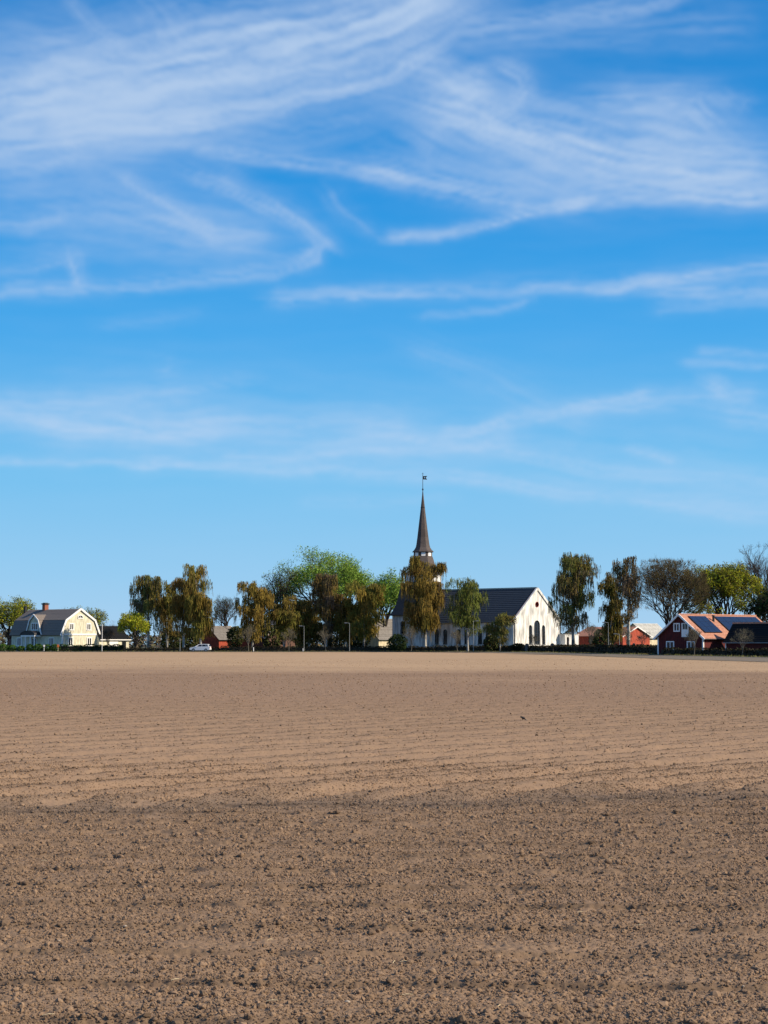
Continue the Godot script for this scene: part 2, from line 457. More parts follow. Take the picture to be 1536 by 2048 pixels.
func lump(sd: int) -> ArrayMesh:       # an angular lump of earth or stone
	var s := SphereMesh.new()
	s.radial_segments = 7
	s.rings = 4
	s.radius = 1.0
	s.height = 2.0
	var arr := s.get_mesh_arrays()
	var p: PackedVector3Array = arr[Mesh.ARRAY_VERTEX]
	var n := FastNoiseLite.new()
	n.seed = sd
	n.frequency = 0.8
	for i in p.size():
		var u := p[i]
		p[i] = u * (0.85 + 0.45 * n.get_noise_3dv(u * 1.3)) * Vector3(1.0, 0.72, 0.9)
	var ix: PackedInt32Array = arr[Mesh.ARRAY_INDEX]
	var mb := MB.new()
	for i in range(0, ix.size(), 3):
		mb.tri(p[ix[i]], p[ix[i + 1]], p[ix[i + 2]])
	return mb.mesh()
func build_clods() -> void:
	rng.seed = 77
	var shapes := [lump(1), lump(2), lump(3), lump(4)]
	for s in 4:
		var tr := []
		var co := []
		while tr.size() < 125000:
			var pickd := rng.randf()
			var d := 7.6 * pow(14.0, pow(rng.randf(), 1.6)) if pickd < 0.5 else 11.0 * sqrt(1.0 + rng.randf() * 4.5) if pickd < 0.85 else 22.0 + 190.0 * pow(rng.randf(), 2.2)
			var half := 0.215 * d + 0.8
			var x := rng.randf_range(-half, half)
			var crowd := nD.get_noise_2d(x * 2.6 + 17.0, d * 2.6) + 0.6 * nA.get_noise_2d(x * 1.5, d * 1.5 + 60.0)
			if d > headland(x) + 0.4 and rng.randf() < 0.55: continue
			if crowd + 0.5 < rng.randf_range(-0.5, 0.75): continue
			var r := 0.0030 + 0.0062 * pow(rng.randf(), 2.0) + (0.016 * pow(rng.randf(), 2.2) if rng.randf() < 0.09 else 0.0)
			r *= 1.0 + maxf(0.0, d - 16.0) * 0.014
			if rng.randf() < 0.002 and d < 20: r = rng.randf_range(0.016, 0.034)
			var b := Basis.from_euler(Vector3(rng.randf() * TAU, rng.randf() * TAU, rng.randf() * TAU)).scaled(Vector3(r * rng.randf_range(0.8, 1.4), r * rng.randf_range(0.7, 1.1), r))
			tr.push_back(Transform3D(b, Vector3(x, fh(x, d) + r * 0.25, -d)))
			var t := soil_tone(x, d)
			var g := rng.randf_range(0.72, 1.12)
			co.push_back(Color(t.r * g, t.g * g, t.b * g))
		var mm := MultiMesh.new()
		mm.transform_format = MultiMesh.TRANSFORM_3D
		mm.use_colors = true
		mm.mesh = shapes[s]
		mm.instance_count = tr.size()
		for i in tr.size():
			mm.set_instance_transform(i, tr[i])
			mm.set_instance_color(i, co[i])
		var o := MultiMeshInstance3D.new()
		o.name = numbered("earth_clods")
		o.multimesh = mm
		o.material_override = M.soil
		add_child(o)
		tag(o, "crumbly brown earth clods strewn over the bare field", "clods", "loose earth clods on the field", "stuff")
	# stones and straw that can be told apart
	var pale := mat(lin(0.5, 0.42, 0.33), 0.9, gray_tex(41, 0.03, 0.7, 1.0), Vector3(30, 30, 30))
	var stones := [[742, 1985, 6], [250, 1852, 7], [118, 1886, 5], [467, 1878, 6], [1460, 1963, 7], [1487, 1971, 5], [230, 1604, 5], [1640, 1700, 5], [870, 1790, 6], [1085, 1783, 4], [695, 2007, 8], [1462, 1671, 5], [632, 1839, 4], [420, 1703, 4], [1243, 1690, 4], [316, 1723, 4], [75, 1950, 5], [560, 1990, 5], [1010, 1880, 4], [1330, 1925, 5], [1180, 1850, 4]]
	for q in stones:
		if q[0] > 1530: continue
		var d: float = EYE * FOC / (q[1] - HORIZON)
		var p := at(q[0], d)
		var r: float = q[2] / FOC * d * 0.62
		var o := MeshInstance3D.new()
		o.name = numbered("stone")
		o.mesh = shapes[int(q[0]) % 4]
		o.material_override = pale
		o.transform = Transform3D(Basis.from_euler(Vector3(0.2, q[0] * 0.7, 0.3)).scaled(Vector3(r * 1.25, r * 0.85, r)), Vector3(p.x, fh(p.x, d) + r * 0.3, -d))
		add_child(o)
		tag(o, "small pale pebble lying loose among the brown clods", "stone", "pale pebbles on the field")
	var straws := [[812, 1983, 60, 0.1], [788, 1922, 55, 1.4], [810, 1918, 50, 0.0], [1278, 1853, 60, -0.2], [825, 1846, 40, 0.2], [739, 1859, 35, -0.2], [957, 1704, 40, 0.6], [1222, 1716, 35, 0.4], [1495, 1727, 35, -0.4], [97, 2028, 50, 0.2], [544, 2003, 50, 0.1], [1210, 2028, 45, 0.4], [1380, 1673, 40, 0.1], [440, 1633, 50, 0.0], [540, 1882, 40, 0.6], [1316, 1780, 45, -0.6], [1160, 1823, 35, 0.3], [88, 1727, 40, 0.2], [850, 1823, 35, 0.4], [1475, 1996, 40, 0.3], [640, 1930, 40, -0.5], [1000, 2005, 45, 0.9], [350, 1960, 40, 0.5], [1240, 1600, 60, 0.2], [920, 1612, 60, -0.1]]
	var hay := mat(lin(0.62, 0.5, 0.3), 0.8)
	for q in straws:
		var d: float = EYE * FOC / (q[1] - HORIZON)
		var p := at(q[0], d)
		p.y = fh(p.x, d) + 0.009
		var l: float = q[2] * 0.001
		var mb := MB.new()
		var f := Vector3(cos(q[3]), 0.08, -sin(q[3])) * l
		mb.tube(-f * 0.5, Vector3(0, 0.004, 0.003), 0.0016, 0.002, 4)
		mb.tube(Vector3(0, 0.004, 0.003), f * 0.5, 0.002, 0.0014, 4)
		one("straw", mb, hay, "short bleached stalk of straw lying on the bare soil", "straw", "bits of straw on the field", p)
	# a small dark bird looking to the left
	var d := EYE * FOC / (1443.0 - HORIZON)
	var bp := at(1046, d)
	bp.y = fh(bp.x, d)
	var bird := thing("bird", "tiny black bird standing alone in the middle of the field", "bird", bp, 12.0)
	var mb := MB.new()
	var sp := [[Vector3(-0.068, 0.082, 0), 0.001], [Vector3(-0.055, 0.084, 0), 0.005], [Vector3(-0.048, 0.087, 0), 0.014], [Vector3(-0.035, 0.09, 0), 0.019], [Vector3(-0.022, 0.083, 0), 0.019], [Vector3(-0.005, 0.072, 0), 0.027], [Vector3(0.018, 0.062, 0), 0.026], [Vector3(0.036, 0.05, 0), 0.016], [Vector3(0.05, 0.036, 0), 0.009], [Vector3(0.078, 0.012, 0), 0.007], [Vector3(0.082, 0.009, 0), 0.001]]
	for i in sp.size() - 1:
		mb.tube(sp[i][0], sp[i + 1][0], sp[i][1], sp[i + 1][1], 9)
	part(bird, "body", mb, mat(lin(0.012, 0.012, 0.014), 0.6))
	for s in [-1, 1]:
		mb = MB.new()
		mb.tube(Vector3(-0.004, 0.06, s * 0.012), Vector3(-0.012, 0.028, s * 0.014), 0.004, 0.0028, 5)
		mb.tube(Vector3(-0.012, 0.028, s * 0.014), Vector3(-0.006, 0.0, s * 0.014), 0.0028, 0.0024, 5)
		mb.tube(Vector3(-0.006, 0.002, s * 0.014), Vector3(-0.028, 0.002, s * 0.017), 0.0024, 0.0014, 4)
		part(bird, "leg", mb, M.dark)
		mb = MB.new()
		mb.col = Color(1, 1, 1)
		mb.tube(Vector3(-0.012, 0.082, s * 0.020), Vector3(0.012, 0.073, s * 0.026), 0.004, 0.010, 6)
		mb.tube(Vector3(0.012, 0.073, s * 0.026), Vector3(0.048, 0.044, s * 0.010), 0.010, 0.002, 6)
		part(bird, "wing", mb, mat(lin(0.03, 0.03, 0.035), 0.4))

# ------------------------------------------------------------------ lawn, road, verge
func path_sheet(called: String, pts: Array, w0: float, w1: float, y: float, m: Material, label: String, category: String, bank := 0.0) -> void:
	var mb := MB.new()      # pts in (x, depth); the sheet spans w0..w1 to the far side of the line
	for i in pts.size() - 1:
		var a: Vector2 = pts[i]
		var b: Vector2 = pts[i + 1]
		var n0: Vector2 = (pts[i + 1] - pts[maxi(i - 1, 0)]).orthogonal().normalized()
		var n1: Vector2 = (pts[mini(i + 2, pts.size() - 1)] - a).orthogonal().normalized()
		if n0.y < 0: n0 = -n0
		if n1.y < 0: n1 = -n1
		var cuts := 6
		for k in cuts:
			var s := w0 + (w1 - w0) * k / cuts
			var t := w0 + (w1 - w0) * (k + 1) / cuts
			var ys := y + bank * sin(PI * k / cuts)
			var yt := y + bank * sin(PI * (k + 1) / cuts)
			var p := a + n0 * s
			var q := b + n1 * s
			var r := b + n1 * t
			var u := a + n0 * t
			mb.quad(Vector3(p.x, ys, -p.y), Vector3(q.x, ys, -q.y), Vector3(r.x, yt, -r.y), Vector3(u.x, yt, -u.y))
	var o := part(self, called, mb, m)
	tag(o, label, category, "", "structure")
var road_line := []
func build_ground() -> void:
	var mb := MB.new()
	mb.quad(Vector3(-5000, -0.16, 60), Vector3(5000, -0.16, 60), Vector3(5000, -0.16, -380), Vector3(-5000, -0.16, -380))
	var g := mat(lin(0.075, 0.085, 0.03), 1.0, gray_tex(51, 0.02, 0.6, 1.0), Vector3(0.05, 0.05, 0.05))
	for k in [[-5000, -380, 5000, -6000]]:
		mb.quad(Vector3(k[0], -0.16, k[1]), Vector3(k[2], -0.16, k[1]), Vector3(k[2], -0.16, k[3]), Vector3(k[0], -0.16, k[3]))
	var o := part(self, "ground", mb, g)
	tag(o, "grassy ground round the village", "ground", "", "structure")
	# the lane runs along the far edge of the field, then comes nearer on the right
	for q in [[-400, 395], [0, 395], [400, 394], [760, 393], [900, 391], [1000, 375], [1100, 340], [1250, 285], [1400, 243], [1560, 214], [1800, 180]]:
		var p := at(q[0], q[1])
		road_line.push_back(Vector2(p.x, q[1]))
	path_sheet("verge", road_line, -2.6, 3.0, 0.05, mat(lin(0.16, 0.13, 0.085), 1.0, gray_tex(53, 0.03, 0.55, 1.0), Vector3(0.6, 0.6, 0.6)), "strip of dry grass between field and lane", "verge", 0.10)
	path_sheet("road", road_line, 3.0, 7.5, 0.04, mat(lin(0.06, 0.058, 0.056), 0.9, gray_tex(54, 0.05, 0.7, 1.0), Vector3(0.5, 0.5, 0.5)), "narrow asphalt lane behind the field", "road")
	path_sheet("lawn", road_line, 7.5, 60.0, 0.02, g, "lawns and churchyard grass behind the lane", "lawn")
	# rough turning strip of darker soil and weeds along the lane on the right
	mb = MB.new()
	rng.seed = 30
	var ed := [[880, 393, 391], [960, 381, 366], [1050, 359, 325], [1120, 334, 290], [1200, 306, 250], [1353, 250, 203], [1536, 222, 176], [1760, 196, 152]]
	for i in ed.size() - 1:
		for k in 12:
			var a: Array = ed[i]
			var b: Array = ed[i + 1]
			var s := k / 12.0
			var t := (k + 1) / 12.0
			var u0 := lerpf(a[0], b[0], s)
			var u1 := lerpf(a[0], b[0], t)
			var n0 := lerpf(a[2], b[2], s) + 3.0 * nD.get_noise_1d(u0 * 0.3)
			var n1 := lerpf(a[2], b[2], t) + 3.0 * nD.get_noise_1d(u1 * 0.3)
			for c in 5:
				var q := [at(u0, lerpf(n0, lerpf(a[1], b[1], s), c / 5.0)), at(u1, lerpf(n1, lerpf(a[1], b[1], t), c / 5.0)), at(u1, lerpf(n1, lerpf(a[1], b[1], t), (c + 1) / 5.0)), at(u0, lerpf(n0, lerpf(a[1], b[1], s), (c + 1) / 5.0))]
				for m in 4: q[m].y = 0.03 + (0.0 if (c == 0 and m < 2) else 0.05)
				mb.quad(q[0], q[1], q[2], q[3])
	o = part(self, "turning_strip", mb, mat(lin(0.25, 0.19, 0.12), 1.0, gray_tex(57, 0.03, 0.5, 1.05), Vector3(0.25, 0.25, 0.06)))
	tag(o, "strip of darker weedy soil along the lane on the right", "soil strip", "", "structure")
	# dry grass on the verge
	rng.seed = 12
	mb = MB.new()
	for i in 14000:
		var s := rng.randf() * (road_line.size() - 1.001)
		var a: Vector2 = road_line[int(s)]
		var b: Vector2 = road_line[int(s) + 1]
		var p := a.lerp(b, s - floorf(s))
		var off := rng.randf_range(-3.0, 3.0) if rng.randf() < 0.8 else rng.randf_range(7.0, 11.0)
		p.y += off
		var h := rng.randf_range(0.06, 0.16) + 0.25 * pow(rng.randf(), 4.0)
		var t := rng.randf_range(0.7, 1.2)
		mb.col = Color(0.19 * t, 0.165 * t, 0.075 * t) if rng.randf() < 0.6 else Color(0.10 * t, 0.12 * t, 0.035 * t)
		var w := rng.randf_range(0.03, 0.08)
		var o3 := Vector3(p.x, 0.06, -p.y)
		var dir := Vector3(rng.randf_range(-1, 1), 0, rng.randf_range(-1, 1)).normalized() * w
		mb.tri(o3 - dir, o3 + dir, o3 + Vector3(rng.randf_range(-0.1, 0.1), h, rng.randf_range(-0.1, 0.1)))
	o = part(self, "grass", mb, M.hedge)
	tag(o, "tufts of dry grass along the lane verge", "grass", "", "stuff")

# ------------------------------------------------------------------ plants
func rv() -> Vector3:
	return Vector3(rng.randf_range(-1, 1), rng.randf_range(-1, 1), rng.randf_range(-1, 1))
func pick(cols: Array) -> Color:
	var c: Color = cols[rng.randi() % cols.size()]
	var g := rng.randf_range(0.75, 1.25)
	return Color(c.r * g, c.g * g, c.b * g)
func limb(mb: MB, pts: Array, r0: float, r1: float, n := 5) -> void:
	for i in pts.size() - 1:
		var a := float(i) / (pts.size() - 1)
		var b := float(i + 1) / (pts.size() - 1)
		mb.tube(pts[i], pts[i + 1], lerpf(r0, r1, a), lerpf(r0, r1, b), n)
const BROWN := [Color(0.172, 0.111, 0.031), Color(0.128, 0.085, 0.029), Color(0.209, 0.146, 0.036), Color(0.105, 0.092, 0.026)]
const OCHRE := [Color(0.254, 0.177, 0.036), Color(0.194, 0.131, 0.029), Color(0.149, 0.131, 0.029)]
const OLIVE := [Color(0.135, 0.138, 0.029), Color(0.113, 0.100, 0.029), Color(0.179, 0.177, 0.036), Color(0.149, 0.107, 0.029)]
const PALEGREEN := [Color(0.14, 0.17, 0.035), Color(0.10, 0.125, 0.03), Color(0.12, 0.11, 0.04)]
const GREY := [Color(0.12, 0.095, 0.08), Color(0.09, 0.07, 0.06), Color(0.13, 0.10, 0.05)]
const GREEN := [Color(0.19, 0.32, 0.05), Color(0.14, 0.25, 0.04), Color(0.26, 0.35, 0.06)]
const LIME := [Color(0.30, 0.33, 0.025), Color(0.23, 0.28, 0.025), Color(0.36, 0.34, 0.025)]
const MIXED := [Color(0.13, 0.17, 0.03), Color(0.12, 0.10, 0.04), Color(0.10, 0.13, 0.03)]
const DARKG := [Color(0.03, 0.052, 0.018), Color(0.036, 0.058, 0.02), Color(0.026, 0.042, 0.018)]
const WHITEBARK := Color(0.78, 0.75, 0.68)
const DARKBARK := Color(0.05, 0.042, 0.036)

func birch(px: float, d: float, top: float, half: float, n: int, cols: Array, label: String, o := {}) -> void:
	# a weeping birch: pale trunk, arching limbs, long hanging twigs; half is the crown's half width in photo pixels
	rng.seed = int(px * 7 + d)
	var base := at(px, d)
	var H := hy(top, d)
	var R := half / FOC * d
	var tr := thing("birch_tree", label, "tree", base, 0.0, "birches round the churchyard")
	var tk := MB.new()
	var cr := MB.new()
	var lean: float = o.get("lean", 0.0)
	var stems: int = o.get("stems", 1)
	var low: float = o.get("low", 0.12)
	for st in stems:
		var spine := []
		var sl := lean + (rng.randf_range(-0.16, 0.16) if stems > 1 else 0.0)
		var sh := H * (1.0 if st == 0 else rng.randf_range(0.72, 0.95))
		for i in 8:
			var t := i / 7.0
			spine.push_back(Vector3(sl * sh * t + sin(t * 5.0 + px) * 0.02 * sh * t, sh * 0.95 * t, rng.randf_range(-0.02, 0.02) * sh * t))
		for i in 7:
			var bark := WHITEBARK if i > 0 or rng.randf() < 0.6 else Color(0.3, 0.28, 0.25)
			var g := rng.randf_range(0.7, 1.1)
			tk.col = Color(bark.r * g, bark.g * g, bark.b * g)
			var r0 := 0.021 * sh * (1.0 - i / 7.4) / sqrt(stems)
			tk.tube(spine[i], spine[i + 1], r0, 0.021 * sh * (1.0 - (i + 1) / 7.4) / sqrt(stems), 7)
		var limbs: int = int(o.get("limbs", 28) / float(stems))
		for k in limbs:
			var t := rng.randf_range(0.22, 0.98)
			var si := t * 7.0
			var s0: Vector3 = spine[int(si)].lerp(spine[mini(int(si) + 1, 7)], si - floorf(si))
			var az := rng.randf() * TAU
			var reach := R * (0.42 + 0.62 * sin(PI * pow(clampf(1.04 - t, 0.0, 1.0), 0.55))) * rng.randf_range(0.5, 1.1)
			if stems > 1: reach *= 0.8
			var out := Vector3(cos(az), 0, sin(az)) * reach
			var rise := minf(H - s0.y, H * rng.randf_range(0.05, 0.17))
			var pts := [s0, s0 + out * 0.35 + Vector3(0, rise * 0.7, 0), s0 + out * 0.75 + Vector3(0, rise, 0), s0 + out + Vector3(0, rise * 0.75, 0)]
			tk.col = Color(0.34, 0.3, 0.25) if t < 0.6 and rng.randf() < 0.5 else Color(0.10, 0.08, 0.065)
			limb(tk, pts, 0.0055 * H * (1.1 - t * 0.7), 0.012, 4)
			var many := int(1.3 * n / float(limbs) / stems * (0.5 + reach / R))
			# strands hang in tresses below boughs of this limb
			var tress := []
			for q in 12:
				var u := pow(rng.randf(), 0.8) * 2.999
				tress.push_back(pts[int(u)].lerp(pts[int(u) + 1], u - floorf(u)) + Vector3(rng.randf_range(-1, 1), rng.randf_range(-0.3, 0.8), rng.randf_range(-1, 1)) * R * 0.22)
			var tint := pick(cols)
			for q in many:
				var p: Vector3 = tress[rng.randi() % 12] + Vector3(rng.randf_range(-1, 1), rng.randf_range(-0.5, 0.6), rng.randf_range(-1, 1)) * 0.42
				var len := H * rng.randf_range(0.05, 0.20) * rng.randf_range(0.6, 1.0)
				if p.y - len < H * low: len = maxf(0.3, p.y - H * low * rng.randf_range(0.8, 1.4))
				if o.has("gap") and p.y - len < o.gap[1] and p.y > o.gap[0] and rng.randf() < 0.66: continue
				cr.col = pick(cols).lerp(tint, 0.5)
				var sway := Vector3(rng.randf_range(-0.1, 0.1), 0, rng.randf_range(-0.1, 0.1))
				var wv := Vector3(rng.randf_range(-1, 1), 0, rng.randf_range(-1, 1)).normalized() * rng.randf_range(0.025, 0.06)
				var segs := 3
				for g in segs:
					var a := p - Vector3(0, len * g / segs, 0) + sway * g
					var b := p - Vector3(0, len * (g + 0.92) / segs, 0) + sway * (g + 1)
					cr.quad(a - wv, a + wv, b + wv * 0.8, b - wv * 0.8)
					wv = wv.rotated(Vector3.UP, 1.0)
				if rng.randf() < 0.6:
					var lo := p - Vector3(0, rng.randf() * len, 0)
					cr.leaf(lo, rv() * 0.10, rv() * 0.10)
	part(tr, "trunk", tk, M.bark)
	part(tr, "crown", cr, M.twig)

func branch_out(tk: MB, p: Vector3, dir: Vector3, len: float, r: float, lvl: int, tips: Array, spread: float, up: float) -> void:
	var q := p + dir * len * 0.5 + rv() * len * 0.06
	var e := q + (dir + rv() * 0.18 + Vector3(0, up, 0)).normalized() * len * 0.5
	var n := 6 if lvl > 3 else 4 if lvl > 1 else 3
	tk.tube(p, q, r, r * 0.82, n)
	tk.tube(q, e, r * 0.82, r * 0.62, n)
	if lvl == 0:
		tips.push_back([e, dir])
		return
	var kids := 3 if lvl > 1 else 4
	for i in kids:
		var nd := (dir + rv() * spread + Vector3(0, up, 0)).normalized()
		branch_out(tk, e if i < 2 else q.lerp(e, rng.randf()), nd, len * rng.randf_range(0.62, 0.85), r * rng.randf_range(0.5, 0.66), lvl - 1, tips, spread, up)
func tree(px: float, d: float, top: float, half: float, kind: String, cols: Array, label: String, o := {}) -> void:
	# a broad-crowned tree. kind: leafy, sparse or bare
	rng.seed = int(px * 11 + d)
	var base := at(px, d)
	var H := hy(top, d)
	var R := half / FOC * d
	var nm: String = o.get("name", "broadleaf_tree" if kind != "bare" else "bare_tree")
	var tr := thing(nm, label, o.get("category", "tree"), base, 0.0, o.get("group", "trees round the village"))
	var tk := MB.new()
	var cr := MB.new()
	tk.col = o.get("bark", DARKBARK)
	var fork: float = o.get("fork", 0.26) * H
	var rad: float = o.get("rad", 0.026) * H
	var bend := Vector3(rng.randf_range(-0.04, 0.04) * H, fork, 0)
	tk.tube(Vector3.ZERO, bend * 0.5, rad * 1.15, rad, 7)
	tk.tube(bend * 0.5, bend, rad, rad * 0.85, 7)
	var tips := []
	var limbs: int = o.get("limbs", 7)
	var lvl: int = o.get("lvl", 4)
	for k in limbs:
		var az := TAU * k / limbs + rng.randf() * 0.7
		var el := rng.randf_range(0.25, 1.4)
		var dir := Vector3(cos(az) * cos(el), sin(el), sin(az) * cos(el))
		# grow towards the crown's outline
		var goal := Vector3(dir.x * R, fork + (H - fork) * (0.45 + 0.5 * sin(el)), dir.z * R)
		var reach := (goal - bend).length()
		branch_out(tk, bend - Vector3(0, rng.randf() * fork * 0.25, 0), (goal - bend).normalized(), reach * 0.36, rad * rng.randf_range(0.4, 0.6), lvl, tips, o.get("spread", 0.62), o.get("up", 0.06))
	for t in tips:
		var e: Vector3 = t[0]
		e.x = clampf(e.x, -R * 1.05, R * 1.05)
		e.y = minf(e.y, H)
		var m: int = o.get("leaves", 0)
		for i in m:
			var sz := rng.randf_range(0.5, 1.2) * float(o.get("size", 0.22))
			cr.col = pick(cols)
			cr.leaf(e + rv() * float(o.get("clump", 0.7)), rv() * sz, rv() * sz)
		var tw: int = o.get("twigs", 4)
		for i in tw:
			cr.col = pick(GREY if kind != "bare" else cols)
			var dir2: Vector3 = (t[1] + rv() * 0.8 + Vector3(0, 0.15, 0)).normalized()
			var l := rng.randf_range(0.25, 0.9) * float(o.get("tl", 1.0))
			var w := rv().normalized() * float(o.get("tw", 0.018))
			cr.tri(e - w, e + w, e + dir2 * l)
			var e2 := e + dir2 * l * 0.5
			var dir3 := (dir2 + rv() * 0.8).normalized()
			cr.tri(e2 - w * 0.8, e2 + w * 0.8, e2 + dir3 * l * 0.7)
	part(tr, "trunk", tk, M.bark)
	part(tr, "crown", cr, M.leaf if kind != "bare" else M.twig)

func bush(px: float, d: float, top: float, half: float, cols: Array, label: String, n := 1800, nm := "bush", sz := 0.16, group := "bushes in the gardens") -> void:
	rng.seed = int(px * 13 + d)
	var H := hy(top, d)
	var R := half / FOC * d
	var tr := thing(nm, label, "bush", at(px, d), 0.0, group)
	var tk := MB.new()
	tk.col = DARKBARK
	for k in 6:
		var az := rng.randf() * TAU
		limb(tk, [Vector3.ZERO, Vector3(cos(az) * R * 0.3, H * 0.4, sin(az) * R * 0.3), Vector3(cos(az) * R * 0.55, H * 0.75, sin(az) * R * 0.55)], 0.06, 0.02, 4)
	var cr := MB.new()
	var n3 := FastNoiseLite.new()
	n3.seed = int(px)
	n3.frequency = 0.5
	for i in n:
		var u := rv()
		while u.length() > 1.0 or u.length() < 0.05: u = rv()
		u = u.normalized() * pow(u.length(), 0.45)
		var bump := 1.0 + 0.45 * n3.get_noise_3dv(u * 2.4)
		var p := Vector3(u.x * R, (u.y * 0.5 + 0.5) * H, u.z * R) * Vector3(bump, 1.0, bump)
		if p.y > H * 0.97: p.y = H * 0.97 * bump / maxf(bump, 1.0)
		cr.col = pick(cols)
		cr.leaf(p + Vector3(0, 0.05, 0), rv() * sz, rv() * sz)
	part(tr, "stems", tk, M.bark)
	part(tr, "foliage", cr, M.hedge)

func hedge(pts: Array, h: float, w: float, cols: Array, label: String, per_m := 60.0, sz := 0.13) -> void:
	rng.seed = int(pts[0][0] * 3 + 17)
	var line := []
	for q in pts:
		line.push_back(at(q[0], q[1]))
	var root := thing("hedge", label, "hedge", line[0])
	var core := MB.new()
	core.col = Color(0.05, 0.042, 0.03)
	var cr := MB.new()
	for i in line.size() - 1:
		var a: Vector3 = line[i] - line[0]
		var b: Vector3 = line[i + 1] - line[0]
		var f := (b - a).normalized()
		var s := f.cross(Vector3.UP)
		var L := (b - a).length()
		core.box((a + b) / 2 + Vector3(0, h * 0.44, 0), Vector3(L + w * 0.3, h * 0.88, w * 0.75), Basis(f, Vector3.UP, s))
		for k in int(L * per_m):
			var t := rng.randf() * L
			var side := rng.randf()
			var p := a + f * t
			var hh := h * (1.0 + 0.07 * sin(t * 1.3 + i) + 0.05 * sin(t * 3.7))
			if side < 0.4: p += s * w * 0.45 + Vector3(0, rng.randf() * hh, 0)
			elif side < 0.55: p += -s * w * 0.45 + Vector3(0, rng.randf() * hh, 0)
			else: p += s * rng.randf_range(-0.5, 0.5) * w + Vector3(0, hh * rng.randf_range(0.88, 1.02), 0)
			cr.col = pick(cols)
			cr.leaf(p + rv() * 0.06 + Vector3(0, 0.05, 0), rv() * sz, rv() * sz)
	part(root, "stems", core, M.hedge)
	part(root, "foliage", cr, M.hedge)

# ------------------------------------------------------------------ buildings
func window(parent: Node, o: Vector3, n: Vector3, w: float, h: float, panes: int, frame: Material, fw := 0.12, bars := 0) -> void:   # o: middle of the sill on the wall face
	var u := Vector3.UP.cross(n)
	var b := Basis(u, Vector3.UP, n)
	var mb := MB.new()
	for s in [-1, 1]:
		mb.box(o + u * s * (w / 2 + fw / 2) + Vector3(0, h / 2, 0) + n * 0.04, Vector3(fw, h + fw * 2, 0.08), b)
	mb.box(o + Vector3(0, -fw / 2, 0) + n * 0.06, Vector3(w - 0.004, fw, 0.12), b)
	mb.box(o + Vector3(0, h + fw / 2, 0) + n * 0.045, Vector3(w - 0.004, fw, 0.09), b)
	for i in range(1, panes):
		mb.box(o + u * (w * i / panes - w / 2) + Vector3(0, h / 2, 0) + n * 0.035, Vector3(fw * 0.7, h - 0.004, 0.07), b)
	var f := part(parent, "window", mb, frame)
	for i in panes:
		var pw := w / panes - fw * 0.7
		var p := MB.new()
		p.box(o + u * (w * (i + 0.5) / panes - w / 2) + Vector3(0, h / 2, 0) + n * 0.015, Vector3(pw, h - 0.01, 0.02), b)
		part(f, "pane", p, M.glass)
		for k in bars:
			var g := MB.new()
			g.box(o + u * (w * (i + 0.5) / panes - w / 2) + Vector3(0, h * (k + 1) / (bars + 1), 0) + n * 0.03, Vector3(pw, 0.05, 0.02), b)
			part(f, "glazing_bar", g, frame)
func arch_shape(w: float, h: float, seg := 10) -> PackedVector2Array:   # round-headed opening, sill at y 0
	var p := PackedVector2Array([Vector2(w / 2, 0), Vector2(w / 2, h - w / 2)])
	for i in range(1, seg):
		var a := PI * i / seg
		p.push_back(Vector2(cos(a) * w / 2, h - w / 2 + sin(a) * w / 2))
	p.push_back(Vector2(-w / 2, h - w / 2))
	p.push_back(Vector2(-w / 2, 0))
	return p
func circle_shape(r: float) -> PackedVector2Array:
	var p := PackedVector2Array()
	for i in 16: p.push_back(Vector2(cos(TAU * i / 16), sin(TAU * i / 16)) * r)
	return p
func cut(parent: CSGShape3D, shape: PackedVector2Array, o: Vector3, n: Vector3, deep: float, m: Material) -> void:
	var c := CSGPolygon3D.new()
	c.name = "opening"
	c.polygon = shape
	c.depth = deep + 0.3
	c.operation = CSGShape3D.OPERATION_SUBTRACTION
	c.material = m
	var u := Vector3.UP.cross(n)
	c.transform = Transform3D(Basis(u, Vector3.UP, n), o + n * 0.3)      # extrudes along -n
	parent.add_child(c, true)
func arch_window(parent: Node, w: float, h: float, o: Vector3, n: Vector3, deep: float, bars: int, edge: Material) -> void:
	var u := Vector3.UP.cross(n)
	var b := Basis(u, Vector3.UP, n)
	var poly := arch_shape(w - 0.04, h - 0.02)
	var t := Geometry2D.triangulate_polygon(poly)
	var fr := MB.new()
	for i in poly.size():
		var p := poly[i]
		var q := poly[(i + 1) % poly.size()]
		fr.beam(o - n * (deep - 0.06) + u * p.x + Vector3(0, p.y, 0), o - n * (deep - 0.06) + u * q.x + Vector3(0, q.y, 0), 0.08, 0.08)
	var f := part(parent, "window", fr, edge)
	var g := MB.new()
	for i in range(0, t.size(), 3):
		g.tri(o - n * (deep - 0.03) + u * poly[t[i]].x + Vector3(0, poly[t[i]].y, 0), o - n * (deep - 0.03) + u * poly[t[i + 1]].x + Vector3(0, poly[t[i + 1]].y, 0), o - n * (deep - 0.03) + u * poly[t[i + 2]].x + Vector3(0, poly[t[i + 2]].y, 0))
	part(f, "pane", g, M.glass)
	var m := MB.new()
	m.box(o - n * (deep - 0.07) + Vector3(0, (h - w * 0.1) / 2, 0), Vector3(0.06, h - w * 0.1, 0.05), b)
	for k in bars:
		m.box(o - n * (deep - 0.07) + Vector3(0, (h - w / 2) * (k + 1) / (bars + 0.5), 0), Vector3(w - 0.1, 0.045, 0.04), b)
	part(f, "glazing_bars", m, M.dark)
	var sl := MB.new()
	sl.box(o - n * (deep * 0.5 - 0.05) + Vector3(0, -0.05, 0), Vector3(w + 0.16, 0.07, deep + 0.12), b)
	part(f, "sill", sl, M.dark)

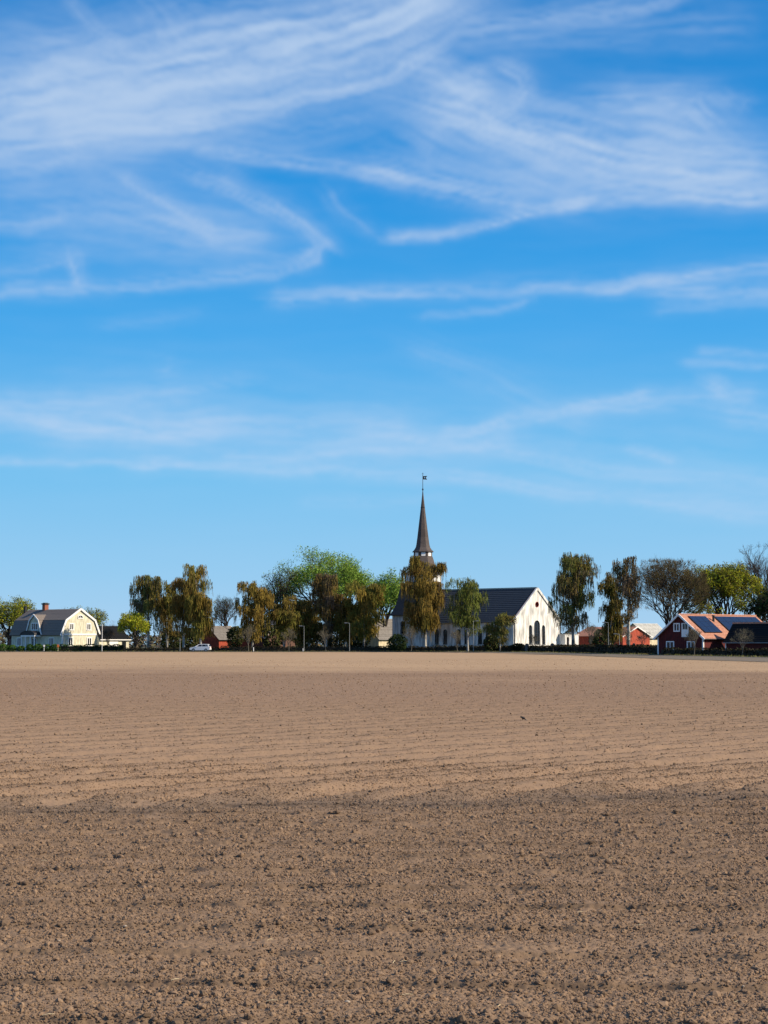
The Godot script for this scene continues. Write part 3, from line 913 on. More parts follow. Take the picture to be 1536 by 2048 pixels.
func church() -> void:
	var c := thing("church", "white village church with dark nave roof and tall shingled spire", "church", at(1075, 398), -43.0)
	var Z := Vector3(0, 0, 1)
	var X := Vector3(1, 0, 0)
	var b := 7.6
	var eave := 6.1
	var ridge := 12.75
	var root := CSGCombiner3D.new()
	root.name = "nave_wall"
	c.add_child(root)
	var nave := CSGPolygon3D.new()
	nave.name = "nave_block"
	nave.polygon = PackedVector2Array([Vector2(-b, -0.2), Vector2(b, -0.2), Vector2(b, eave), Vector2(0, ridge), Vector2(-b, eave)])
	nave.depth = 26.2
	nave.material = M.plaster
	nave.transform = Transform3D(Basis(Vector3(0, 0, -1), Vector3.UP, X), Vector3.ZERO)     # extruded along -x
	root.add_child(nave)
	var openings := [[1.9, 4.8, Vector3(0, 1.55, 0.1), X], [1.0, 3.85, Vector3(0, 1.55, 2.2), X], [1.0, 3.85, Vector3(0, 1.55, -2.0), X]]
	for s in [20.3, 18.0, 14.4, 12.3, 8.7, 6.6, 3.0]:
		openings.push_back([1.15, 3.0, Vector3(-s, 1.6, b), Z])
	for q in openings: cut(root, arch_shape(q[0], q[1]), q[2], q[3], 0.24, M.plaster)
	cut(root, circle_shape(0.48), Vector3(0, 9.55, 0.1), X, 0.4, M.redpaint)
	for q in openings: arch_window(c, q[0], q[1], q[2], q[3], 0.24, 5, M.dark)
	var mb := MB.new()
	mb.disc(Vector3(-0.36, 9.55, 0.1), 0.47, X, 16)
	var rw := part(c, "round_window", mb, M.glass)
	mb = MB.new()
	for i in 16:
		mb.beam(Vector3(0.04, 9.55 + 0.52 * sin(TAU * i / 16), 0.1 + 0.52 * cos(TAU * i / 16)), Vector3(0.04, 9.55 + 0.52 * sin(TAU * (i + 1) / 16), 0.1 + 0.52 * cos(TAU * (i + 1) / 16)), 0.1, 0.08)
	part(rw, "frame", mb, M.redpaint)
	rng.seed = 4
	mb = MB.new()
	for s in [-1, 1]:
		mb.courses(Vector3(-26.2, ridge + 0.08, 0), Vector3(-0.25, ridge + 0.08, 0), Vector3(-0.25, eave - 0.25, s * (b + 0.45)), Vector3(-26.2, eave - 0.25, s * (b + 0.45)), 0.10, 18, rng, 0.14)
	var roof := part(c, "roof", mb, M.slate)
	mb = MB.new()
	mb.beam(Vector3(-26.2, ridge + 0.22, 0), Vector3(-0.2, ridge + 0.22, 0), 0.3, 0.14)
	part(roof, "ridge_cap", mb, M.slate)
	mb = MB.new()
	for s in [-1, 1]:
		mb.beam(Vector3(-0.2, ridge + 0.14, 0), Vector3(-0.2, eave - 0.1, s * (b + 0.38)), 0.09, 0.3)
	part(c, "verge_board", mb, M.brown)
	for s in [-1, 1]:      # plastered coping along the gable
		mb = MB.new()
		mb.beam(Vector3(0.03, ridge + 0.02, 0), Vector3(0.03, eave + 0.0, s * (b + 0.02)), 0.36, 0.46)
		part(c, "gable_coping", mb, M.plaster)
		mb = MB.new()
		mb.tube(Vector3(0.14, 0, s * (b - 0.25)), Vector3(0.14, eave - 0.4, s * (b - 0.25)), 0.09, 0.09, 6)
		mb.tube(Vector3(0.14, eave - 0.4, s * (b - 0.25)), Vector3(0.05, eave - 0.05, s * (b + 0.2)), 0.09, 0.09, 6)
		part(c, "downpipe", mb, M.dark)
	mb = MB.new()
	mb.bx(-26.2, 0.08, -0.2, 0.55, b, b + 0.08)
	mb.bx(0.0, 0.08, -0.2, 0.55, -b, b - 0.004)
	part(c, "plinth", mb, M.plaster)
	# tower
	var tx := -30.9
	var h := 4.6
	var tw := CSGCombiner3D.new()
	tw.name = "tower_wall"
	c.add_child(tw)
	var tb := CSGBox3D.new()
	tb.name = "tower_block"
	tb.size = Vector3(2 * h, 8.0, 2 * h)
	tb.position = Vector3(tx, 3.8, 0)
	tb.material = M.plaster
	tw.add_child(tb)
	var two := Vector3(tx - 1.7, 3.75, h)
	cut(tw, arch_shape(1.25, 2.7), two, Z, 0.5, M.plaster)
	arch_window(c, 1.25, 2.7, two, Z, 0.5, 2, M.dark)
	var o := Vector3(tx, 0, 0)
	rng.seed = 9
	mb = MB.new()
	mb.loft(o, [[7.55, 5.0], [7.7, 5.02], [8.6, 4.55], [10.0, 4.05], [11.6, 3.7], [13.2, 3.5]], 4, PI / 4)
	part(c, "tower_skirt_roof", mb, M.shingle)
	mb = MB.new()
	mb.loft(o, [[10.0, 3.86], [14.55, 3.86], [14.55, 3.78], [16.35, 3.78]], 8, PI / 8)
	var drum := part(c, "bell_stage", mb, M.shingle)
	for k in 8:
		var a := TAU * k / 8
		var n := Vector3(cos(a), 0, sin(a))
		mb = MB.new()
		for s in [-0.5, 0.5]:
			mb.box(o + n * 3.81 + n.cross(Vector3.UP) * s * 1.42 + Vector3(0, 15.5, 0), Vector3(1.26, 1.55, 0.1), Basis(n.cross(Vector3.UP), Vector3.UP, -n))
		part(drum, "white_panel", mb, M.white)
	mb = MB.new()
	mb.loft(o, [[16.3, 4.12], [16.42, 4.14], [16.75, 3.5], [17.2, 2.95], [17.6, 2.68], [18.4, 2.5], [19.3, 2.25], [20.1, 2.0]], 8, PI / 8)
	part(c, "bell_roof", mb, M.shingle)
	mb = MB.new()
	mb.loft(o, [[20.0, 1.9], [21.1, 1.9]], 8, PI / 8)
	var lan := part(c, "lantern", mb, M.shingle)
	for k in 8:
		var a := TAU * k / 8
		var n := Vector3(cos(a), 0, sin(a))
		mb = MB.new()
		mb.box(o + n * 1.92 + Vector3(0, 20.56, 0), Vector3(0.86, 0.74, 0.08), Basis(n.cross(Vector3.UP), Vector3.UP, -n))
		part(lan, "white_panel", mb, M.white)
	mb = MB.new()
	var g := 1.0
	var prof := [[21.05, 2.2], [21.15, 2.22], [21.55, 1.82], [22.1, 1.5], [22.7, 1.36], [24.2, 1.16], [25.8, 0.97], [27.4, 0.79], [29.0, 0.60], [30.6, 0.42], [32.4, 0.22], [34.1, 0.07]]
	for i in prof.size() - 1:
		g = rng.randf_range(0.8, 1.2)
		mb.col = Color(g, g * 0.98, g * 0.97)
		mb.loft(o, [prof[i], prof[i + 1]], 8, PI / 8)
	var spire := part(c, "spire", mb, M.shingle)
	mb = MB.new()
	mb.loft(o, [[30.5, 0.46], [30.62, 0.46]], 8, PI / 8)
	part(spire, "band", mb, M.dark)
	mb = MB.new()
	mb.tube(o + Vector3(0, 33.9, 0), o + Vector3(0, 38.0, 0), 0.075, 0.05, 6)
	var rod := part(c, "rod", mb, M.dark)
	mb = MB.new()
	mb.loft(o, [[34.15, 0.02], [34.28, 0.14], [34.42, 0.18], [34.56, 0.14], [34.7, 0.02]], 8, 0.0)
	part(rod, "ball", mb, M.dark)
	mb = MB.new()      # swallow-tailed vane with a pierced middle, turned to the wind
	var wd := Vector3(1, 0, 0).rotated(Vector3.UP, deg_to_rad(43.0))
	var th := wd.cross(Vector3.UP) * 0.03
	for s in [-1, 1]:
		var k: Vector3 = th * s
		var y0 := 36.55
		mb.quad(o + Vector3(0, y0, 0) + k, o + wd * 0.28 + Vector3(0, y0, 0) + k, o + wd * 0.28 + Vector3(0, y0 + 0.72, 0) + k, o + Vector3(0, y0 + 0.72, 0) + k)
		mb.quad(o + wd * 0.28 + Vector3(0, y0, 0) + k, o + wd * 0.95 + Vector3(0, y0 - 0.04, 0) + k, o + wd * 0.66 + Vector3(0, y0 + 0.32, 0) + k, o + wd * 0.28 + Vector3(0, y0 + 0.26, 0) + k)
		mb.quad(o + wd * 0.28 + Vector3(0, y0 + 0.46, 0) + k, o + wd * 0.66 + Vector3(0, y0 + 0.40, 0) + k, o + wd * 0.95 + Vector3(0, y0 + 0.76, 0) + k, o + wd * 0.28 + Vector3(0, y0 + 0.72, 0) + k)
		mb.quad(o + wd * 0.5 + Vector3(0, y0 + 0.2, 0) + k, o + wd * 0.66 + Vector3(0, y0 + 0.32, 0) + k, o + wd * 0.66 + Vector3(0, y0 + 0.42, 0) + k, o + wd * 0.5 + Vector3(0, y0 + 0.5, 0) + k)
	part(rod, "weather_vane", mb, M.dark)
	mb = MB.new()
	mb.beam(o + Vector3(0, 37.75, 0) - wd * 0.22, o + Vector3(0, 37.75, 0) + wd * 0.22, 0.05, 0.05)
	part(rod, "cross_arm", mb, M.dark)

func chapel() -> void:
	var c := thing("gate_chapel", "small white flat-topped annexe with arched door right of the church gable", "chapel", at(1130, 402), -43.0)
	var root := CSGCombiner3D.new()
	root.name = "wall"
	c.add_child(root)
	var bxn := CSGBox3D.new()
	bxn.name = "wall_block"
	bxn.size = Vector3(3.0, 3.6, 4.6)
	bxn.position = Vector3(-1.5, 1.7, -2.3)
	bxn.material = M.plaster
	root.add_child(bxn)
	cut(root, arch_shape(0.85, 2.3), Vector3(0, 0.75, -1.0), Vector3.RIGHT, 0.3, M.plaster)
	arch_window(c, 0.85, 2.3, Vector3(0, 0.75, -1.0), Vector3.RIGHT, 0.3, 1, M.redpaint)
	var mb := MB.new()
	mb.bx(-3.1, 0.1, 3.5, 3.62, -4.7, 0.1)
	part(c, "coping", mb, M.plaster)

func yellow_house() -> void:
	var c := thing("yellow_house", "pale yellow mansard-roofed house with white gable trim and front porch", "house", at(160, 430), -45.0)
	var X := Vector3(1, 0, 0)
	var Z := Vector3(0, 0, 1)
	var L := 18.8
	var mb := MB.new()
	mb.prism([Vector2(-4.9, 0), Vector2(4.9, 0), Vector2(4.9, 3.6), Vector2(3.66, 6.7), Vector2(0, 9.08), Vector2(-3.66, 6.7), Vector2(-4.9, 3.6)], -L, 0.0)
	part(c, "wall", mb, M.yellow)
	rng.seed = 14
	mb = MB.new()
	mb.col = Color.WHITE
	for s in [-1, 1]:
		mb.courses(Vector3(-L - 0.3, 9.2, 0), Vector3(0.18, 9.2, 0), Vector3(0.18, 6.78, s * 3.86), Vector3(-L - 0.3, 6.78, s * 3.86), 0.09, 10, rng)
	var roof := part(c, "roof", mb, M.browntile)
	for s in [-1, 1]:
		mb = MB.new()
		mb.courses(Vector3(-L - 0.3, 6.76, s * 3.8), Vector3(0.18, 6.76, s * 3.8), Vector3(0.18, 3.5, s * 5.25), Vector3(-L - 0.3, 3.5, s * 5.25), 0.10, 9, rng)
		part(roof, "lower_slope", mb, M.browntile)
	for s in [-1, 1]:      # white barge boards on the lit gable
		mb = MB.new()
		mb.beam(Vector3(0.24, 9.2, 0), Vector3(0.24, 6.72, s * 3.86), 0.12, 0.42)
		mb.beam(Vector3(0.245, 6.85, s * 3.8), Vector3(0.245, 3.4, s * 5.3), 0.12, 0.42)
		part(c, "barge_board", mb, M.white)
		mb = MB.new()
		mb.bx(0.0, 0.07, 0, 3.6, s * 4.9 - s * 0.4, s * 4.93)
		part(c, "corner_board", mb, M.white)
	mb = MB.new()
	mb.bx(0.0, 0.09, 3.5, 3.85, -4.45, 4.45)
	part(c, "frieze_board", mb, M.white)
	mb = MB.new()
	mb.bx(-L, 0.05, 0, 0.5, 4.9, 4.95)
	part(c, "plinth", mb, M.stone)
	for z in [2.3, -2.25]:
		window(c, Vector3(0, 4.75, z), X, 0.85, 1.15, 2, M.white, 0.22)
	for z in [2.55, -2.45]:
		window(c, Vector3(0, 1.35, z), X, 0.95, 1.5, 2, M.white, 0.22)
	mb = MB.new()
	for i in 8:
		mb.tri(Vector3(0.05, 7.3, 0), Vector3(0.05, 7.3 + 0.5 * sin(PI * i / 8), 0.55 * cos(PI * i / 8)), Vector3(0.05, 7.3 + 0.5 * sin(PI * (i + 1) / 8), 0.55 * cos(PI * (i + 1) / 8)))
	var fan := part(c, "attic_window", mb, M.glass)
	mb = MB.new()
	for i in 8:
		mb.beam(Vector3(0.07, 7.3 + 0.6 * sin(PI * i / 8), 0.65 * cos(PI * i / 8)), Vector3(0.07, 7.3 + 0.6 * sin(PI * (i + 1) / 8), 0.65 * cos(PI * (i + 1) / 8)), 0.1, 0.2)
	mb.bx(0.02, 0.12, 7.08, 7.3, -0.75, 0.75)
	mb.bx(0.02, 0.11, 7.31, 7.8, -0.05, 0.05)
	part(fan, "frame", mb, M.white)
	for s in [3.7, 15.7]:
		window(c, Vector3(-s, 1.3, 4.9), Z, 1.5, 1.55, 3, M.white, 0.2)
	# cross gable over the porch
	mb = MB.new()
	var dx := -9.95
	var pg := [Vector2(-2.75, 3.7), Vector2(2.75, 3.7), Vector2(1.55, 6.75), Vector2(0, 7.9), Vector2(-1.55, 6.75)]
	var rot := []
	for p in pg: rot.push_back(p)
	# extruded along z: build by hand
	var tri := Geometry2D.triangulate_polygon(PackedVector2Array(rot))
	for i in range(0, tri.size(), 3):
		mb.tri(Vector3(dx + rot[tri[i]].x, rot[tri[i]].y, 5.0), Vector3(dx + rot[tri[i + 1]].x, rot[tri[i + 1]].y, 5.0), Vector3(dx + rot[tri[i + 2]].x, rot[tri[i + 2]].y, 5.0))
	for i in 5:
		var p: Vector2 = rot[i]
		var q: Vector2 = rot[(i + 1) % 5]
		mb.quad(Vector3(dx + p.x, p.y, 5.0), Vector3(dx + q.x, q.y, 5.0), Vector3(dx + q.x, q.y, 1.4), Vector3(dx + p.x, p.y, 1.4))
	var dor := part(c, "cross_gable", mb, M.yellow)
	mb = MB.new()
	for s in [-1, 1]:
		mb.courses(Vector3(dx, 8.02, 1.2), Vector3(dx, 8.02, 5.25), Vector3(dx + s * 1.72, 6.78, 5.25), Vector3(dx + s * 1.72, 6.78, 1.2), 0.07, 4, rng)
		mb.courses(Vector3(dx + s * 1.64, 6.8, 1.2), Vector3(dx + s * 1.64, 6.8, 5.25), Vector3(dx + s * 3.0, 3.6, 5.25), Vector3(dx + s * 3.0, 3.6, 1.2), 0.07, 7, rng)
	part(dor, "roof", mb, M.browntile)
	mb = MB.new()
	for s in [-1, 1]:
		mb.beam(Vector3(dx, 8.0, 5.27), Vector3(dx + s * 1.72, 6.72, 5.27), 0.1, 0.3)
		mb.beam(Vector3(dx + s * 1.64, 6.8, 5.272), Vector3(dx + s * 3.0, 3.5, 5.272), 0.1, 0.3)
	part(dor, "barge_board", mb, M.white)
	window(c, Vector3(dx + 0.15, 4.75, 5.0), Z, 2.2, 1.3, 3, M.white, 0.2)
	# porch with a bowed roof
	mb = MB.new()
	for i in 8:
		var a := PI * i / 8
		var b := PI * (i + 1) / 8
		var p := Vector3(dx + cos(a) * 2.7, 3.55 + sin(a) * 0.9, 0)
		var q := Vector3(dx + cos(b) * 2.7, 3.55 + sin(b) * 0.9, 0)
		mb.slab(p + Z * 5.06, p + Z * 6.9, q + Z * 6.9, q + Z * 5.06, 0.08)
		mb.tri(p + Z * 6.85, q + Z * 6.85, Vector3(dx, 3.55, 6.85))
	var po := part(c, "porch_roof", mb, M.dark)
	mb = MB.new()
	mb.bx(dx - 2.6, dx + 2.6, 3.2, 3.52, 6.55, 6.8)
	mb.bx(dx + 2.35, dx + 2.6, 3.2, 3.52, 5.06, 6.54)
	part(po, "beam", mb, M.white)
	for x in [-2.4, -0.9, 0.9, 2.4]:
		mb = MB.new()
		mb.tube(Vector3(dx + x, 0, 6.67), Vector3(dx + x, 3.2, 6.67), 0.18, 0.15, 8)
		mb.box(Vector3(dx + x, 0.2, 6.67), Vector3(0.46, 0.4, 0.46))
		part(c, "column", mb, M.white)
	mb = MB.new()
	mb.bx(dx - 2.7, dx + 2.7, 0, 0.45, 5.0, 7.0)
	part(c, "porch_floor", mb, M.stone)
	mb = MB.new()
	mb.bx(dx - 0.7, dx + 0.7, 0.46, 2.7, 4.95, 5.03)
	var door := part(c, "door", mb, M.dark)
	mb = MB.new()
	mb.bx(dx - 0.85, dx - 0.7, 0.46, 2.85, 4.92, 5.06)
	mb.bx(dx + 0.7, dx + 0.85, 0.46, 2.85, 4.92, 5.06)
	mb.bx(dx - 0.7, dx + 0.7, 2.7, 2.85, 4.92, 5.06)
	part(door, "frame", mb, M.white)
	mb = MB.new()
	mb.bx(-13.5, -12.5, 8.3, 10.35, -0.5, 0.5)
	var ch := part(c, "chimney", mb, M.brick)
	mb = MB.new()
	mb.bx(-13.65, -12.35, 10.35, 10.62, -0.65, 0.65)
	mb.bx(-13.4, -12.6, 10.62, 10.75, -0.4, 0.4)
	part(ch, "cap", mb, M.dark)
	mb = MB.new()
	mb.tube(Vector3(-L - 0.5, 0, 1.0), Vector3(-L - 0.5, 9.9, 1.0), 0.32, 0.32, 8)
	mb.tube(Vector3(-L - 0.5, 9.9, 1.0), Vector3(-L - 0.5, 10.05, 1.0), 0.4, 0.4, 8)
	part(c, "flue_pipe", mb, M.dark)
	mb = MB.new()
	mb.slab(Vector3(-L, 3.6, 4.4), Vector3(-L, 3.6, -1), Vector3(-L - 2.2, 2.8, -1), Vector3(-L - 2.2, 2.8, 4.4), 0.12)
	mb.bx(-L - 2.0, -L, 0, 2.8, -0.8, 4.2)
	part(c, "lean_to", mb, M.brown)
	for z in [5.32]:
		mb = MB.new()
		mb.tube(Vector3(-L - 0.2, 3.5, z), Vector3(0.1, 3.5, z), 0.07, 0.07, 6)
		part(c, "gutter", mb, M.dark)
	# garage wing behind
	var g := thing("garage", "low cream garage with black roof and white door beside yellow house", "garage", at(203, 436), 45.0)
	mb = MB.new()
	mb.prism([Vector2(-2.5, 0), Vector2(2.5, 0), Vector2(2.5, 2.62), Vector2(0, 5.45), Vector2(-2.5, 2.62)], -2.5, 5.6)
	part(g, "wall", mb, M.yellow)
	mb = MB.new()
	for s in [-1, 1]:
		mb.courses(Vector3(-2.5, 5.55, 0), Vector3(4.6, 5.55, 0), Vector3(5.95, 2.55, s * 2.85), Vector3(-2.5, 2.55, s * 2.85), 0.09, 9, rng)
	mb.tri(Vector3(4.6, 5.56, 0), Vector3(5.95, 2.6, 2.85), Vector3(5.95, 2.6, -2.85))
	part(g, "roof", mb, M.blackroof)
	mb = MB.new()
	mb.bx(-2.5, 5.95, 2.42, 2.62, 2.86, 2.96)
	part(g, "fascia", mb, M.white)
	mb = MB.new()
	mb.bx(0.2, 2.6, 0, 2.15, 2.5, 2.56)
	var gd := part(g, "garage_door", mb, M.white)
	for k in 4:
		mb = MB.new()
		mb.bx(0.22, 2.58, 0.04 + k * 0.53, 0.53 + k * 0.53, 2.56, 2.59)
		part(gd, "panel", mb, M.white)
	window(g, Vector3(4.25, 0.6, 2.5), Vector3(0, 0, 1), 0.9, 1.5, 2, M.dark, 0.08)

func red_house() -> void:
	var c := thing("red_house", "dark red wooden house with orange tile roof, solar panels and white trim", "house", at(1361, 263), 45.0)
	var X := Vector3(-1, 0, 0)
	var mb := MB.new()
	mb.prism([Vector2(-3.7, 0), Vector2(3.7, 0), Vector2(3.7, 2.45), Vector2(0, 5.35), Vector2(-3.7, 2.45)], 0.0, 17.2)
	part(c, "wall", mb, M.falu)
	rng.seed = 8
	# vertical cover boards on the gable and the lit side
	for k in 24:
		var z := -3.55 + k * 0.31
		mb = MB.new()
		mb.bx(-0.03, 0.0, 0, 2.45 + (3.7 - absf(z)) * 0.78 - 0.05, z - 0.03, z + 0.03)
		part(c, "cover_board", mb, M.falu)
	mb = MB.new()
	for s in [-1, 1]:
		mb.courses(Vector3(-0.35, 5.47, 0), Vector3(17.5, 5.47, 0), Vector3(17.5, 2.25, s * 4.1), Vector3(-0.35, 2.25, s * 4.1), 0.08, 16, rng, 0.1)
	mb.beam(Vector3(-0.35, 5.58, 0), Vector3(17.5, 5.58, 0), 0.28, 0.12)
	var roof := part(c, "roof", mb, M.redtile)
	for s in [-1, 1]:
		mb = MB.new()
		mb.beam(Vector3(-0.41, 5.5, 0), Vector3(-0.41, 2.2, s * 4.18), 0.1, 0.24)
		part(c, "barge_board", mb, M.white)
		mb = MB.new()
		mb.bx(-0.06, 0.12, 0, 2.5, s * 3.56, s * 3.76)
		part(c, "corner_board", mb, M.white)
	mb = MB.new()
	mb.tube(Vector3(-0.35, 2.22, 4.16), Vector3(17.5, 2.22, 4.16), 0.06, 0.06, 6)
	part(c, "gutter", mb, M.dark)
	# solar arrays lie on the lit slope
	var dn := Vector3(0, -3.22, 4.1).normalized()
	var nn := Vector3(0, 4.1, 3.22).normalized()
	var run := sqrt(3.22 * 3.22 + 4.1 * 4.1)
	for a in [[1.1, 4.95, 3, 3], [7.0, 16.7, 6, 3]]:
		mb = MB.new()
		var p0 := Vector3(a[0] - 0.05, 5.47, 0) + dn * run * 0.09 + nn * 0.15
		var p1 := Vector3(a[1] + 0.05, 5.47, 0) + dn * run * 0.09 + nn * 0.15
		mb.slab(p0, p1, p1 + dn * run * 0.68, p0 + dn * run * 0.68, 0.05)
		var fr := part(roof, "solar_array", mb, M.dark)
		var cw: float = (a[1] - a[0]) / a[2]
		var chh: float = run * 0.675 / a[3]
		for i in a[2]:
			for j in a[3]:
				mb = MB.new()
				var q: Vector3 = Vector3(a[0] + i * cw + 0.02, 5.47, 0) + dn * (run * 0.092 + j * chh + 0.02) + nn * 0.205
				mb.slab(q, q + Vector3(cw - 0.04, 0, 0), q + Vector3(cw - 0.04, 0, 0) + dn * (chh - 0.04), q + dn * (chh - 0.04), 0.02)
				part(fr, "panel", mb, M.solar)
	mb = MB.new()
	var vp := Vector3(5.9, 5.47, 0) + dn * run * 0.28
	mb.tube(vp, vp + Vector3(0, 0.75, 0), 0.16, 0.16, 8)
	mb.tube(vp + Vector3(0, 0.75, 0), vp + Vector3(0, 0.9, 0), 0.26, 0.2, 8)
	part(roof, "vent_pipe", mb, M.dark)
	window(c, Vector3(0, 3.38, -0.55), X, 0.75, 0.85, 2, M.white, 0.15)
	# loft door, white boards below a small glazed light
	mb = MB.new()
	mb.box(Vector3(-0.05, 3.45, 0.85), Vector3(0.1, 1.85, 1.15))
	var dr := part(c, "loft_door", mb, M.white)
	for s in [-1, 1]:
		mb = MB.new()
		mb.box(Vector3(-0.105, 3.92, 0.85 + s * 0.21), Vector3(0.02, 0.75, 0.34))
		part(dr, "pane", mb, M.glass)
	for k in 3:
		mb = MB.new()
		mb.box(Vector3(-0.105, 2.95, 0.85 + (k - 1) * 0.33), Vector3(0.02, 0.75, 0.3))
		part(dr, "board", mb, M.white)
	for z in [-1.65, 1.75]:
		window(c, Vector3(0, 0.7, z), X, 1.05, 1.15, 2, M.white, 0.13)
	# shed on the right
	var s := thing("dark_shed", "low dark shed with steep roof and orange ridge tiles beside the red house", "shed", at(1467, 262), -45.0)
	mb = MB.new()
	mb.prism([Vector2(-1.95, 0), Vector2(1.95, 0), Vector2(1.95, 1.95), Vector2(0, 4.1), Vector2(-1.95, 1.95)], 0.1, 11.0)
	part(s, "wall", mb, M.falu)
	mb = MB.new()
	for k in [-1, 1]:
		mb.courses(Vector3(0, 4.25, 0), Vector3(11.3, 4.25, 0), Vector3(11.3, 1.75, k * 2.3), Vector3(0, 1.75, k * 2.3), 0.08, 10, rng)
	var sr := part(s, "roof", mb, M.blackroof)
	mb = MB.new()
	mb.beam(Vector3(-0.02, 4.36, 0), Vector3(11.3, 4.36, 0), 0.36, 0.2)
	part(sr, "ridge_tiles", mb, M.redtile)
	mb = MB.new()
	mb.tube(Vector3(0, 1.74, 2.36), Vector3(11.3, 1.74, 2.36), 0.05, 0.05, 6)
	part(s, "gutter", mb, M.metal)
	mb = MB.new()
	mb.bx(0.1, 0.24, 0, 1.95, 1.85, 2.0)
	part(s, "corner_board", mb, M.white)

func barn(called: String, label: String, px: float, d: float, turn: float, half: float, L: float, eave: float, ridge: float, wall: Material, roofm: Material, wins := []) -> void:
	# origin at the middle of the gable end; the house runs along local x to -L
	var c := thing(called, label, "building", at(px, d), turn)
	var mb := MB.new()
	mb.prism([Vector2(-half, 0), Vector2(half, 0), Vector2(half, eave), Vector2(0, ridge), Vector2(-half, eave)], -L, 0.0)
	part(c, "wall", mb, wall)
	rng.seed = int(px)
	mb = MB.new()
	var k := (ridge - eave) / half
	for s in [-1, 1]:
		mb.courses(Vector3(-L - 0.3, ridge + 0.1, 0), Vector3(0.3, ridge + 0.1, 0), Vector3(0.3, eave + 0.1 - k * 0.4, s * (half + 0.4)), Vector3(-L - 0.3, eave + 0.1 - k * 0.4, s * (half + 0.4)), 0.09, 12, rng)
	part(c, "roof", mb, roofm)
	mb = MB.new()
	for s in [-1, 1]:
		mb.beam(Vector3(0.36, ridge + 0.1, 0), Vector3(0.36, eave - k * 0.4, s * (half + 0.45)), 0.08, 0.2)
	part(c, "barge_board", mb, M.white)
	for w in wins:
		window(c, w[0], w[1], w[2], w[3], 2, M.white, 0.12)

